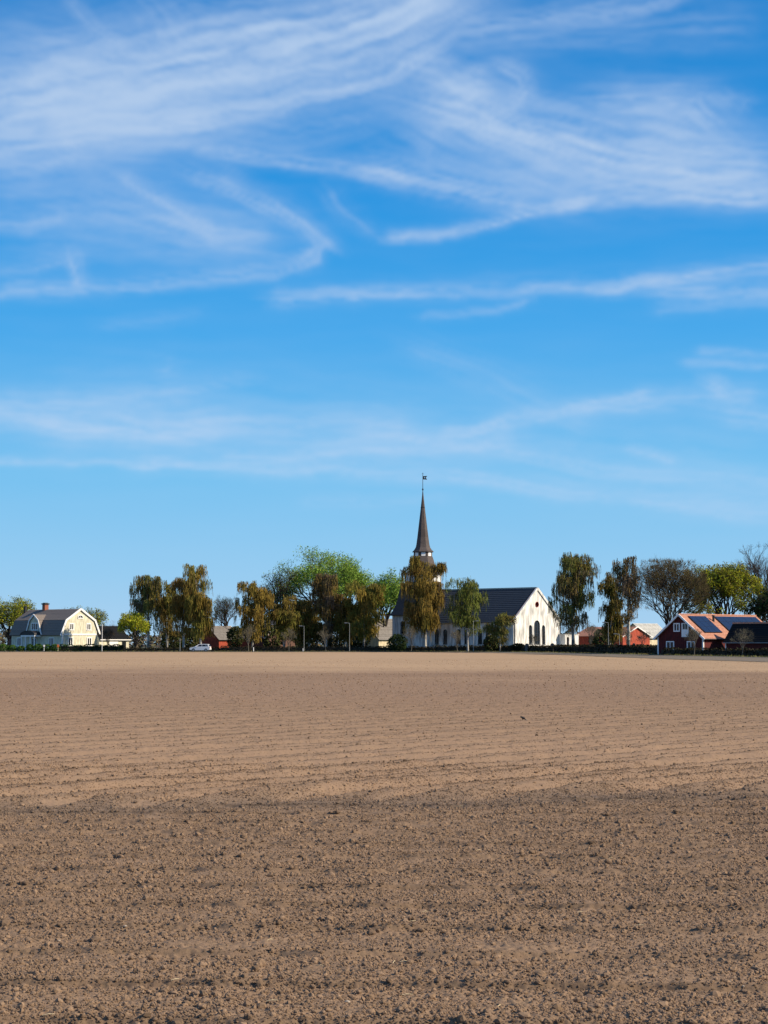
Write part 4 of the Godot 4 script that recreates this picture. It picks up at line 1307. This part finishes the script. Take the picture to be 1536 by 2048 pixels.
# ------------------------------------------------------------------ small things
func car() -> void:
	var c := thing("parked_car", "white hatchback car on the lane below the tall birches", "car", at(401, 393.5, 0.05), 0.0)
	c.position.y = 0.06
	c.position.z = -399.6
	c.position.x = at(401, 399.6).x
	c.rotation_degrees.y = -8.0
	var side := [[-2.02, 0.42], [-2.08, 0.62], [-1.98, 0.80], [-1.05, 0.99], [-0.62, 1.02], [1.78, 1.06], [2.0, 0.98], [2.08, 0.62], [2.04, 0.38], [1.72, 0.30], [-1.7, 0.28]]
	var mb := MB.new()
	var pv := PackedVector2Array()
	for p in side: pv.push_back(Vector2(p[0], p[1]))
	var t := Geometry2D.triangulate_polygon(pv)
	for i in range(0, t.size(), 3):
		for s in [-1, 1]:
			mb.tri(Vector3(pv[t[i]].x, pv[t[i]].y, s * 0.86), Vector3(pv[t[i + 1]].x, pv[t[i + 1]].y, s * 0.86), Vector3(pv[t[i + 2]].x, pv[t[i + 2]].y, s * 0.86))
	for i in pv.size():
		var p := pv[i]
		var q := pv[(i + 1) % pv.size()]
		mb.quad(Vector3(p.x, p.y, -0.86), Vector3(p.x, p.y, 0.86), Vector3(q.x, q.y, 0.86), Vector3(q.x, q.y, -0.86))
	# cabin, leaning in towards the roof
	var lo := [[-1.0, 0.98], [1.95, 1.0]]
	var hi := [[-0.22, 1.50], [1.35, 1.53], [1.72, 1.44]]
	var ring := [Vector2(-1.05, 0.98), Vector2(-0.22, 1.48), Vector2(0.5, 1.55), Vector2(1.35, 1.53), Vector2(1.74, 1.45), Vector2(1.98, 0.99)]
	for i in ring.size() - 1:
		var p: Vector2 = ring[i]
		var q: Vector2 = ring[i + 1]
		var wp := 0.84 if p.y < 1.1 else 0.62
		var wq := 0.84 if q.y < 1.1 else 0.62
		mb.quad(Vector3(p.x, p.y, -wp), Vector3(p.x, p.y, wp), Vector3(q.x, q.y, wq), Vector3(q.x, q.y, -wq))
	for s in [-1, 1]:
		mb.quad(Vector3(-1.05, 0.98, s * 0.84), Vector3(1.98, 0.99, s * 0.84), Vector3(1.74, 1.45, s * 0.62), Vector3(-0.22, 1.48, s * 0.62))
		mb.quad(Vector3(-0.22, 1.48, s * 0.62), Vector3(0.5, 1.55, s * 0.62), Vector3(1.35, 1.53, s * 0.62), Vector3(1.74, 1.45, s * 0.62))
	var body := part(c, "body", mb, M.carpaint)
	for s in [-1, 1]:
		for w in [[-0.62, 0.42, -0.10, 0.42], [0.50, 1.28, 0.50, 1.22], [1.36, 1.74, 1.30, 1.58]]:
			mb = MB.new()
			mb.quad(Vector3(w[0], 1.05, s * 0.825), Vector3(w[1], 1.05, s * 0.825), Vector3(w[3], 1.43, s * 0.665), Vector3(w[2], 1.43, s * 0.665))
			part(c, "side_window", mb, M.glass)
		mb = MB.new()
		mb.box(Vector3(-2.0, 0.72, s * 0.62), Vector3(0.16, 0.16, 0.36))
		part(c, "headlight", mb, M.metal)
		mb = MB.new()
		mb.box(Vector3(2.03, 0.85, s * 0.68), Vector3(0.1, 0.28, 0.2))
		part(c, "tail_light", mb, M.redpaint)
		mb = MB.new()
		mb.box(Vector3(-0.6, 1.05, s * 0.95), Vector3(0.14, 0.13, 0.16))
		part(c, "mirror", mb, M.carpaint)
		for x in [-1.28, 1.30]:
			mb = MB.new()
			mb.tube(Vector3(x, 0.32, s * 0.70), Vector3(x, 0.32, s * 0.88), 0.32, 0.32, 14)
			mb.disc(Vector3(x, 0.32, s * 0.875), 0.32, Vector3(0, 0, 1), 14)
			var wh := part(c, "wheel", mb, M.dark)
			mb = MB.new()
			mb.disc(Vector3(x, 0.32, s * 0.89), 0.21, Vector3(0, 0, 1), 12)
			part(wh, "rim", mb, M.metal)
	mb = MB.new()
	mb.quad(Vector3(-0.98, 1.04, -0.74), Vector3(-0.98, 1.04, 0.74), Vector3(-0.32, 1.44, 0.58), Vector3(-0.32, 1.44, -0.58))
	var wsd := part(c, "windscreen", mb, M.glass)
	wsd.position = Vector3(-0.02, 0.02, 0)
	mb = MB.new()
	mb.quad(Vector3(1.96, 1.06, -0.7), Vector3(1.96, 1.06, 0.7), Vector3(1.79, 1.4, 0.56), Vector3(1.79, 1.4, -0.56))
	var rw := part(c, "rear_window", mb, M.glass)
	rw.position = Vector3(0.02, 0.0, 0)
func lamp(px: float, d: float, top: float, label: String, dir := 1.0) -> void:
	var H := hy(top, d)
	var c := thing("street_lamp", label, "street lamp", at(px, d), 0.0, "street lamps by the churchyard")
	var mb := MB.new()
	mb.tube(Vector3.ZERO, Vector3(0, 1.0, 0), 0.08, 0.07, 8)
	mb.tube(Vector3(0, 1.0, 0), Vector3(0, H, 0), 0.055, 0.04, 8)
	part(c, "pole", mb, M.metal)
	mb = MB.new()
	mb.tube(Vector3(0, H - 0.05, 0), Vector3(0.5 * dir, H + 0.02, 0), 0.045, 0.04, 6)
	part(c, "arm", mb, M.metal)
	mb = MB.new()
	mb.box(Vector3(0.75 * dir, H + 0.05, 0), Vector3(0.55, 0.11, 0.26))
	mb.box(Vector3(0.75 * dir, H - 0.03, 0), Vector3(0.42, 0.06, 0.2))
	part(c, "lamp_head", mb, M.metal)
func post(px: float, d: float, h: float, called: String, label: String, r: float, m: Material, head := Vector3.ZERO, headm: Material = null) -> void:
	var c := thing(called, label, "post", at(px, d))
	var mb := MB.new()
	mb.tube(Vector3.ZERO, Vector3(0, h, 0), r, r * 0.85, 6)
	mb.disc(Vector3(0, h, 0), r * 0.85, Vector3.UP, 6)
	part(c, "shaft", mb, m)
	if headm:
		mb = MB.new()
		mb.box(Vector3(0, h - head.y * 0.3, 0.05), head)
		part(c, "head", mb, headm)
func gravestone(px: float, d: float, w: float, h: float, label: String) -> void:
	var mb := MB.new()
	var poly := arch_shape(w, h, 6)
	for i in poly.size():
		var p := poly[i]
		var q := poly[(i + 1) % poly.size()]
		mb.quad(Vector3(p.x, p.y, -0.09), Vector3(q.x, q.y, -0.09), Vector3(q.x, q.y, 0.09), Vector3(p.x, p.y, 0.09))
		for s in [-0.09, 0.09]: mb.tri(Vector3(0, h * 0.4, s), Vector3(p.x, p.y, s), Vector3(q.x, q.y, s))
	mb.box(Vector3(0, 0.06, 0), Vector3(w + 0.16, 0.12, 0.34))
	one("gravestone", mb, M.stone, label, "gravestone", "gravestones in the churchyard", at(px, d), -40.0)

func plants() -> void:
	# left: behind and round the yellow house
	tree(16, 452, 1190, 56, "leafy", LIME + MIXED, "round yellow-green maple behind the left end of the yellow house", {"leaves": 46, "size": 0.15, "clump": 1.1, "lvl": 3, "limbs": 10})
	tree(-40, 448, 1215, 30, "leafy", LIME, "yellow-green tree cut by the left edge of the picture", {"leaves": 24, "size": 0.16, "lvl": 3})
	tree(137, 462, 1200, 24, "sparse", LIME + MIXED, "thin spring tree rising behind the yellow house ridge", {"leaves": 12, "size": 0.14, "lvl": 3})
	tree(185, 458, 1207, 24, "sparse", LIME + MIXED, "thin yellow-green tree behind the yellow house gable", {"leaves": 14, "size": 0.14, "lvl": 3})
	tree(112, 468, 1206, 14, "sparse", MIXED, "small sparse tree next to the chimney of the yellow house", {"leaves": 4, "size": 0.18, "lvl": 2})
	tree(230, 490, 1242, 22, "bare", GREY, "low bare tree behind the garage roof", {"lvl": 3, "twigs": 4, "fork": 0.1})
	tree(214, 424, 1252, 12, "bare", GREY, "small bare garden tree in front of the garage", {"lvl": 3, "twigs": 4, "fork": 0.3, "group": "small pruned trees along the hedge", "rad": 0.02})
	# birches left of the church
	birch(296, 419, 1153, 44, 2300, OLIVE + GREY + PALEGREEN, "slim airy birch with white trunk, leftmost of the birches", {"low": 0.4, "limbs": 18})
	tree(268, 406, 1212, 24, "leafy", LIME, "bright yellow-green bushy tree at the foot of the leftmost birch", {"leaves": 30, "size": 0.15, "clump": 0.7, "lvl": 3, "fork": 0.1})
	birch(334, 418, 1170, 36, 2600, BROWN + OLIVE, "dark twin-stemmed birch between the leftmost birch and the tallest one", {"stems": 2, "low": 0.28})
	birch(368, 410, 1158, 28, 2200, BROWN, "brown birch leaning left, just behind the white car", {"lean": -0.02, "low": 0.18})
	birch(402, 406, 1133, 38, 3600, OCHRE + OLIVE + BROWN, "tall brown weeping birch standing behind the white car", {"stems": 2, "low": 0.12, "limbs": 30})
	tree(452, 432, 1192, 18, "bare", DARKG + GREY, "dark bare tree in the gap right of the tall weeping birch", {"lvl": 4, "twigs": 5})
	birch(503, 408, 1168, 50, 4200, OCHRE + BROWN, "golden-brown weeping birch left of the big green tree", {"stems": 2, "limbs": 28})
	birch(568, 412, 1192, 50, 4200, BROWN + OLIVE, "dark brown birch with low crown under the big green tree", {"stems": 2, "low": 0.2, "lean": 0.01})
	tree(552, 448, 1137, 50, "sparse", MIXED + GREEN + GREY, "sparse half-leafed tree left of the big green one", {"leaves": 8, "size": 0.13, "twigs": 5, "clump": 0.9, "lvl": 4, "limbs": 6})
	tree(655, 450, 1102, 92, "leafy", GREEN, "big round fresh green tree, largest of the village", {"leaves": 42, "size": 0.15, "clump": 1.2, "lvl": 4, "limbs": 9, "rad": 0.03})
	birch(652, 412, 1150, 27, 2600, BROWN + GREY, "tall brown birch standing before the big green tree", {"limbs": 30, "low": 0.1})
	birch(618, 416, 1202, 34, 3000, BROWN + OLIVE, "short dark birch left of the tall brown one", {"low": 0.1})
	birch(690, 414, 1198, 36, 3000, BROWN + OLIVE, "short dark birch right of the tall brown one", {"low": 0.1})
	birch(728, 410, 1164, 38, 3400, OCHRE + OLIVE, "ochre birch overlapping the green tree next to the church", {"limbs": 28, "low": 0.1})
	tree(770, 446, 1141, 38, "leafy", GREEN, "round green tree between the ochre birch and the church tower", {"leaves": 40, "size": 0.15, "clump": 1.0, "lvl": 4, "limbs": 7})
	for q in [[600, 1212, 40, "broad ivy-clad tree behind the short birches on the left"], [700, 1210, 40, "broad ivy-clad tree behind the short birches on the right"], [525, 1225, 34, "broad ivy-clad tree behind the golden-brown birch"]]:
		tree(q[0], 438, q[1], q[2], "leafy", [Color(0.06, 0.085, 0.025), Color(0.075, 0.065, 0.025), Color(0.05, 0.07, 0.022)], q[3], {"leaves": 12, "size": 0.3, "clump": 0.9, "lvl": 3, "limbs": 9, "fork": 0.12})
	# before the church
	birch(850, 402, 1118, 50, 5600, OCHRE + BROWN, "large brown weeping birch hanging in front of the church tower", {"limbs": 34, "low": 0.06, "gap": [14.2, 15.9]})
	birch(936, 388, 1160, 48, 2100, PALEGREEN, "light green open birch with forked white trunk before the nave", {"stems": 2, "low": 0.32, "limbs": 26})
	birch(1000, 378, 1230, 30, 1500, OLIVE + PALEGREEN, "short weeping tree with arched crown at the corner of the nave", {"low": 0.15, "limbs": 16})
	bush(795, 398, 1268, 19, DARKG, "dark evergreen bush at the foot of the church tower", 2200)
	birch(1147, 366, 1112, 47, 3000, OLIVE + PALEGREEN + GREY, "tall weeping birch just right of the church gable", {"limbs": 34, "low": 0.16})
	birch(1218, 372, 1147, 34, 2700, OLIVE + BROWN, "dark weeping birch left of the coral red building", {"low": 0.1, "stems": 2})
	birch(1257, 362, 1112, 29, 1200, GREY + BROWN, "thin airy birch with tall white trunk beside the coral building", {"low": 0.42})
	tree(1340, 300, 1124, 64, "bare", [Color(0.13, 0.10, 0.05), Color(0.09, 0.07, 0.04), Color(0.14, 0.10, 0.05), Color(0.11, 0.10, 0.03)], "large bare brown tree left behind the red house", {"lvl": 5, "twigs": 7, "fork": 0.16, "limbs": 11, "tl": 0.9, "rad": 0.02})
	tree(1452, 312, 1118, 70, "leafy", LIME + LIME + OLIVE, "broad yellow-green tree behind the red house roof", {"leaves": 30, "size": 0.13, "clump": 0.55, "lvl": 4, "limbs": 10})
	tree(1524, 330, 1094, 52, "bare", GREY, "tall bare grey oak at the right edge of the picture", {"lvl": 5, "twigs": 3, "fork": 0.3, "limbs": 6, "rad": 0.03, "tl": 0.7})
	tree(1540, 305, 1150, 34, "leafy", DARKG, "dark tree low behind the right end of the red house roof", {"leaves": 12, "size": 0.2, "lvl": 3, "fork": 0.15})
	tree(1424, 345, 1206, 18, "bare", GREY, "little bare tree showing above the red house ridge", {"lvl": 3, "twigs": 4})
	# small pruned trees and shrubs along the lane
	var small := [[497, 403, 1244, 17, "grey-twigged small tree under the golden-brown birch"], [578, 402, 1252, 13, "small bare tree left of the churchyard lamp"], [652, 402, 1254, 15, "small bare tree under the tall brown birch"], [822, 396, 1250, 14, "small bare tree before the tower wall"], [915, 384, 1256, 12, "small bare tree before the nave windows"], [1068, 372, 1262, 9, "small bare tree before the church gable windows"], [1182, 352, 1240, 22, "spreading small bare tree right of the white annexe"], [1252, 345, 1252, 10, "small bare tree before the coral building"], [1286, 340, 1258, 14, "thorny small bare tree at the right end of the coral building"], [1388, 253, 1254, 15, "small pruned tree before the red house gable"], [1484, 246, 1253, 20, "round pruned pale tree before the dark shed"]]
	for q in small:
		tree(q[0], q[1], q[2], q[3], "bare", [Color(0.16, 0.145, 0.10), Color(0.12, 0.11, 0.08)], q[4], {"name": "pruned_tree", "lvl": 3, "limbs": 6, "twigs": 5, "fork": 0.28, "rad": 0.016, "tl": 0.5, "bark": Color(0.2, 0.18, 0.14), "group": "small pruned trees along the hedge", "tw": 0.012})
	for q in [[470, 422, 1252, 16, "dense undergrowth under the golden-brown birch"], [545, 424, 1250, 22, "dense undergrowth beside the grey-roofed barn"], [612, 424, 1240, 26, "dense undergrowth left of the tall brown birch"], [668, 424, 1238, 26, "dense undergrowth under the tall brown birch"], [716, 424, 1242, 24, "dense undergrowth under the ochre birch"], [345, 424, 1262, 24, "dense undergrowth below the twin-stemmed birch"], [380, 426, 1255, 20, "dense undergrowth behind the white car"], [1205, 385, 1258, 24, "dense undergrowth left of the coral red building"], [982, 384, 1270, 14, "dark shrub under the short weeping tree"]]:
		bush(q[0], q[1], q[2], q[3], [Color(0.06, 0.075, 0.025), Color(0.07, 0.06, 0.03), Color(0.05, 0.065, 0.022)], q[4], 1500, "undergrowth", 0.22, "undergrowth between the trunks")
	var sh := -1
	for q in [[5, 1288, 14], [24, 1290, 9], [42, 1292, 8], [60, 1288, 8], [76, 1288, 10], [94, 1289, 9], [110, 1288, 9]]:
		sh += 1
		bush(q[0], 409, q[1], q[2], [Color(0.045, 0.10, 0.018), Color(0.03, 0.075, 0.014), Color(0.06, 0.11, 0.02)], "clipped green shrub before the yellow house front, %s from the left" % ["first", "second", "third", "fourth", "fifth", "sixth", "seventh"][sh], 600, "clipped_shrub", 0.12, "row of clipped shrubs before the yellow house")
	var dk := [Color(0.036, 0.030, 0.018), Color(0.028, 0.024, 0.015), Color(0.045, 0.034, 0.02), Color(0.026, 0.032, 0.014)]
	hedge([[120, 410], [180, 410], [246, 412]], 1.35, 1.2, [Color(0.035, 0.075, 0.016), Color(0.022, 0.05, 0.012)], "green hedge below the lit gable of the yellow house", 90.0)
	hedge([[-30, 412], [6, 412]], 1.25, 1.0, [Color(0.045, 0.10, 0.018), Color(0.03, 0.075, 0.014)], "green hedge at the left edge of the picture", 90.0)
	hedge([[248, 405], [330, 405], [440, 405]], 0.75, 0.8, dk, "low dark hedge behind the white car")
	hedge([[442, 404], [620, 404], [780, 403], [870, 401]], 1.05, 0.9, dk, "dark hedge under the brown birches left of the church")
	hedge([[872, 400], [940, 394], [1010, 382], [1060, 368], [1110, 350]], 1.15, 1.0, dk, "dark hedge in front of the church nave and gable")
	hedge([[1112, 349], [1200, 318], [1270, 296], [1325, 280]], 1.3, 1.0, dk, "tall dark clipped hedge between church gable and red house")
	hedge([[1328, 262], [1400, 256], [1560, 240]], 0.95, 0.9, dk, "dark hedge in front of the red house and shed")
	bush(1036, 373, 1287, 15, [Color(0.022, 0.024, 0.012), Color(0.03, 0.03, 0.014)], "rounded dark bush before the left corner of the church gable", 1000)

func far_wood() -> void:
	# low woodland far behind the village, bare and greyish, too far off to count
	rng.seed = 91
	var mb := MB.new()
	var n := FastNoiseLite.new()
	n.seed = 3
	n.frequency = 0.02
	for i in 26000:
		var px := rng.randf_range(-150, 1700)
		var d := rng.randf_range(640, 690)
		var top := 5.2 + 3.2 * n.get_noise_1d(px * 2.0) + 1.4 * n.get_noise_1d(px * 9.0 + d)
		var p := at(px, d)
		p.y = top * pow(rng.randf(), 0.7)
		mb.col = pick(GREY + [Color(0.09, 0.085, 0.05), Color(0.07, 0.075, 0.03)])
		mb.leaf(p, rv() * 0.45, rv() * 0.45)
	var o := part(self, "woodland", mb, M.twig)
	tag(o, "low grey-brown wood far behind the village", "woodland", "", "stuff")

func _ready() -> void:
	var t0 := Time.get_ticks_msec()
	var cam := Camera3D.new()
	cam.name = "camera"
	cam.position = Vector3(0, EYE, 0)
	cam.rotation.x = pitch
	cam.fov = rad_to_deg(2.0 * atan(1024.0 / FOC))
	cam.near = 0.1
	cam.far = 12000.0
	add_child(cam)
	cam.current = true
	var env := Environment.new()
	env.background_mode = Environment.BG_SKY
	env.sky = build_sky()
	env.tonemap_mode = Environment.TONE_MAPPER_LINEAR
	env.tonemap_exposure = EXPOSURE
	env.sdfgi_enabled = true
	env.ssao_enabled = true
	env.ssil_enabled = true
	var we := WorldEnvironment.new()
	we.environment = env
	add_child(we)
	var sun := DirectionalLight3D.new()
	sun.name = "sun"
	sun.light_energy = 1.4
	sun.light_color = Color(1.0, 0.93, 0.82)
	sun.light_angular_distance = 0.5
	sun.shadow_enabled = true
	var az := deg_to_rad(-15.0)       # from the right
	var el := deg_to_rad(33.0)
	sun.look_at_from_position(Vector3(cos(az) * cos(el), sin(el), -sin(az) * cos(el)), Vector3.ZERO, Vector3.UP)
	add_child(sun)
	print("sky ", Time.get_ticks_msec() - t0)
	materials()
	build_ground()
	build_field()
	print("field ", Time.get_ticks_msec() - t0)
	church()
	chapel()
	yellow_house()
	red_house()
	barn("red_barn", "red barn with grey roof behind the birches, right of the car", 458, 432, 40.0, 4.0, 5.5, 2.6, 5.4, M.coral, M.greyroof)
	barn("grey_roofed_barn", "dark barn with grey roof half hidden behind the brown birches", 560, 432, -45.0, 4.5, 10.0, 3.0, 6.6, M.brown, M.greyroof)
	barn("cream_farmhouse", "cream farmhouse with big grey roof left of the church tower", 800, 452, 45.0, 5.2, 12.0, 2.7, 7.2, M.cream, M.greyroof, [[Vector3(-8.0, 0.5, 5.2), Vector3(0, 0, 1), 1.0, 1.1], [Vector3(-4.0, 0.5, 5.2), Vector3(0, 0, 1), 1.0, 1.1]])
	barn("coral_barn", "bright coral red gabled barn between the birches and the red house", 1273, 405, -43.0, 4.7, 12.0, 3.2, 5.0, M.coral, M.redtile)
	barn("white_farmhouse", "pale farmhouse behind the coral barn and the bare tree", 1312, 440, 45.0, 3.6, 8.0, 3.0, 6.0, M.cream, M.paleroof)
	plants()
	far_wood()
	print("plants ", Time.get_ticks_msec() - t0)
	car()
	lamp(699, 399, 1246, "street lamp in front of the brown birches left of the church", -1.0)
	lamp(608, 399, 1252, "short lamp post under the birches, left of the other one", -1.0)
	lamp(947, 385, 1242, "street lamp standing before the nave wall", 1.0)
	lamp(1217, 335, 1245, "street lamp between the white annexe and the coral barn", -1.0)
	lamp(1239, 350, 1268, "low lamp beside the coral barn under the birch", -1.0)
	post(360, 394, 2.6, "sign_post", "grey sign post at the lane left of the white car", 0.06, M.metal, Vector3(0.12, 0.5, 0.4), M.metal)
	post(507, 393, 0.95, "marker_post", "white road marker post right of the car", 0.09, M.white)
	post(606, 393, 0.75, "marker_post", "white road marker post below the short lamp", 0.07, M.white)
	post(88, 399, 1.35, "mail_post", "pale post with a box head before the yellow house porch", 0.05, M.white, Vector3(0.3, 0.4, 0.25), M.white)
	post(116, 399, 1.4, "marker_post", "orange topped marker post before the yellow house corner", 0.05, M.cream, Vector3(0.36, 0.55, 0.2), M.orange)
	post(204, 401, 5.6, "flag_pole", "thin white flag pole in front of the garage", 0.06, M.white)
	for q in [[1054, 368, 0.8, 1.7, "broad gravestone left of the gable windows"], [1105, 364, 0.9, 1.75, "rounded gravestone right of the gable windows"], [1146, 352, 0.6, 1.6, "narrow gravestone before the white annexe"], [1268, 332, 0.4, 1.75, "thin tall gravestone left of two others before the coral barn"], [1281, 330, 0.45, 1.6, "middle gravestone before the coral barn"], [1288, 328, 0.5, 1.5, "right gravestone before the coral barn"]]:
		gravestone(q[0], q[1], q[2], q[3], q[4])
	build_clods()
	print("done ", Time.get_ticks_msec() - t0)
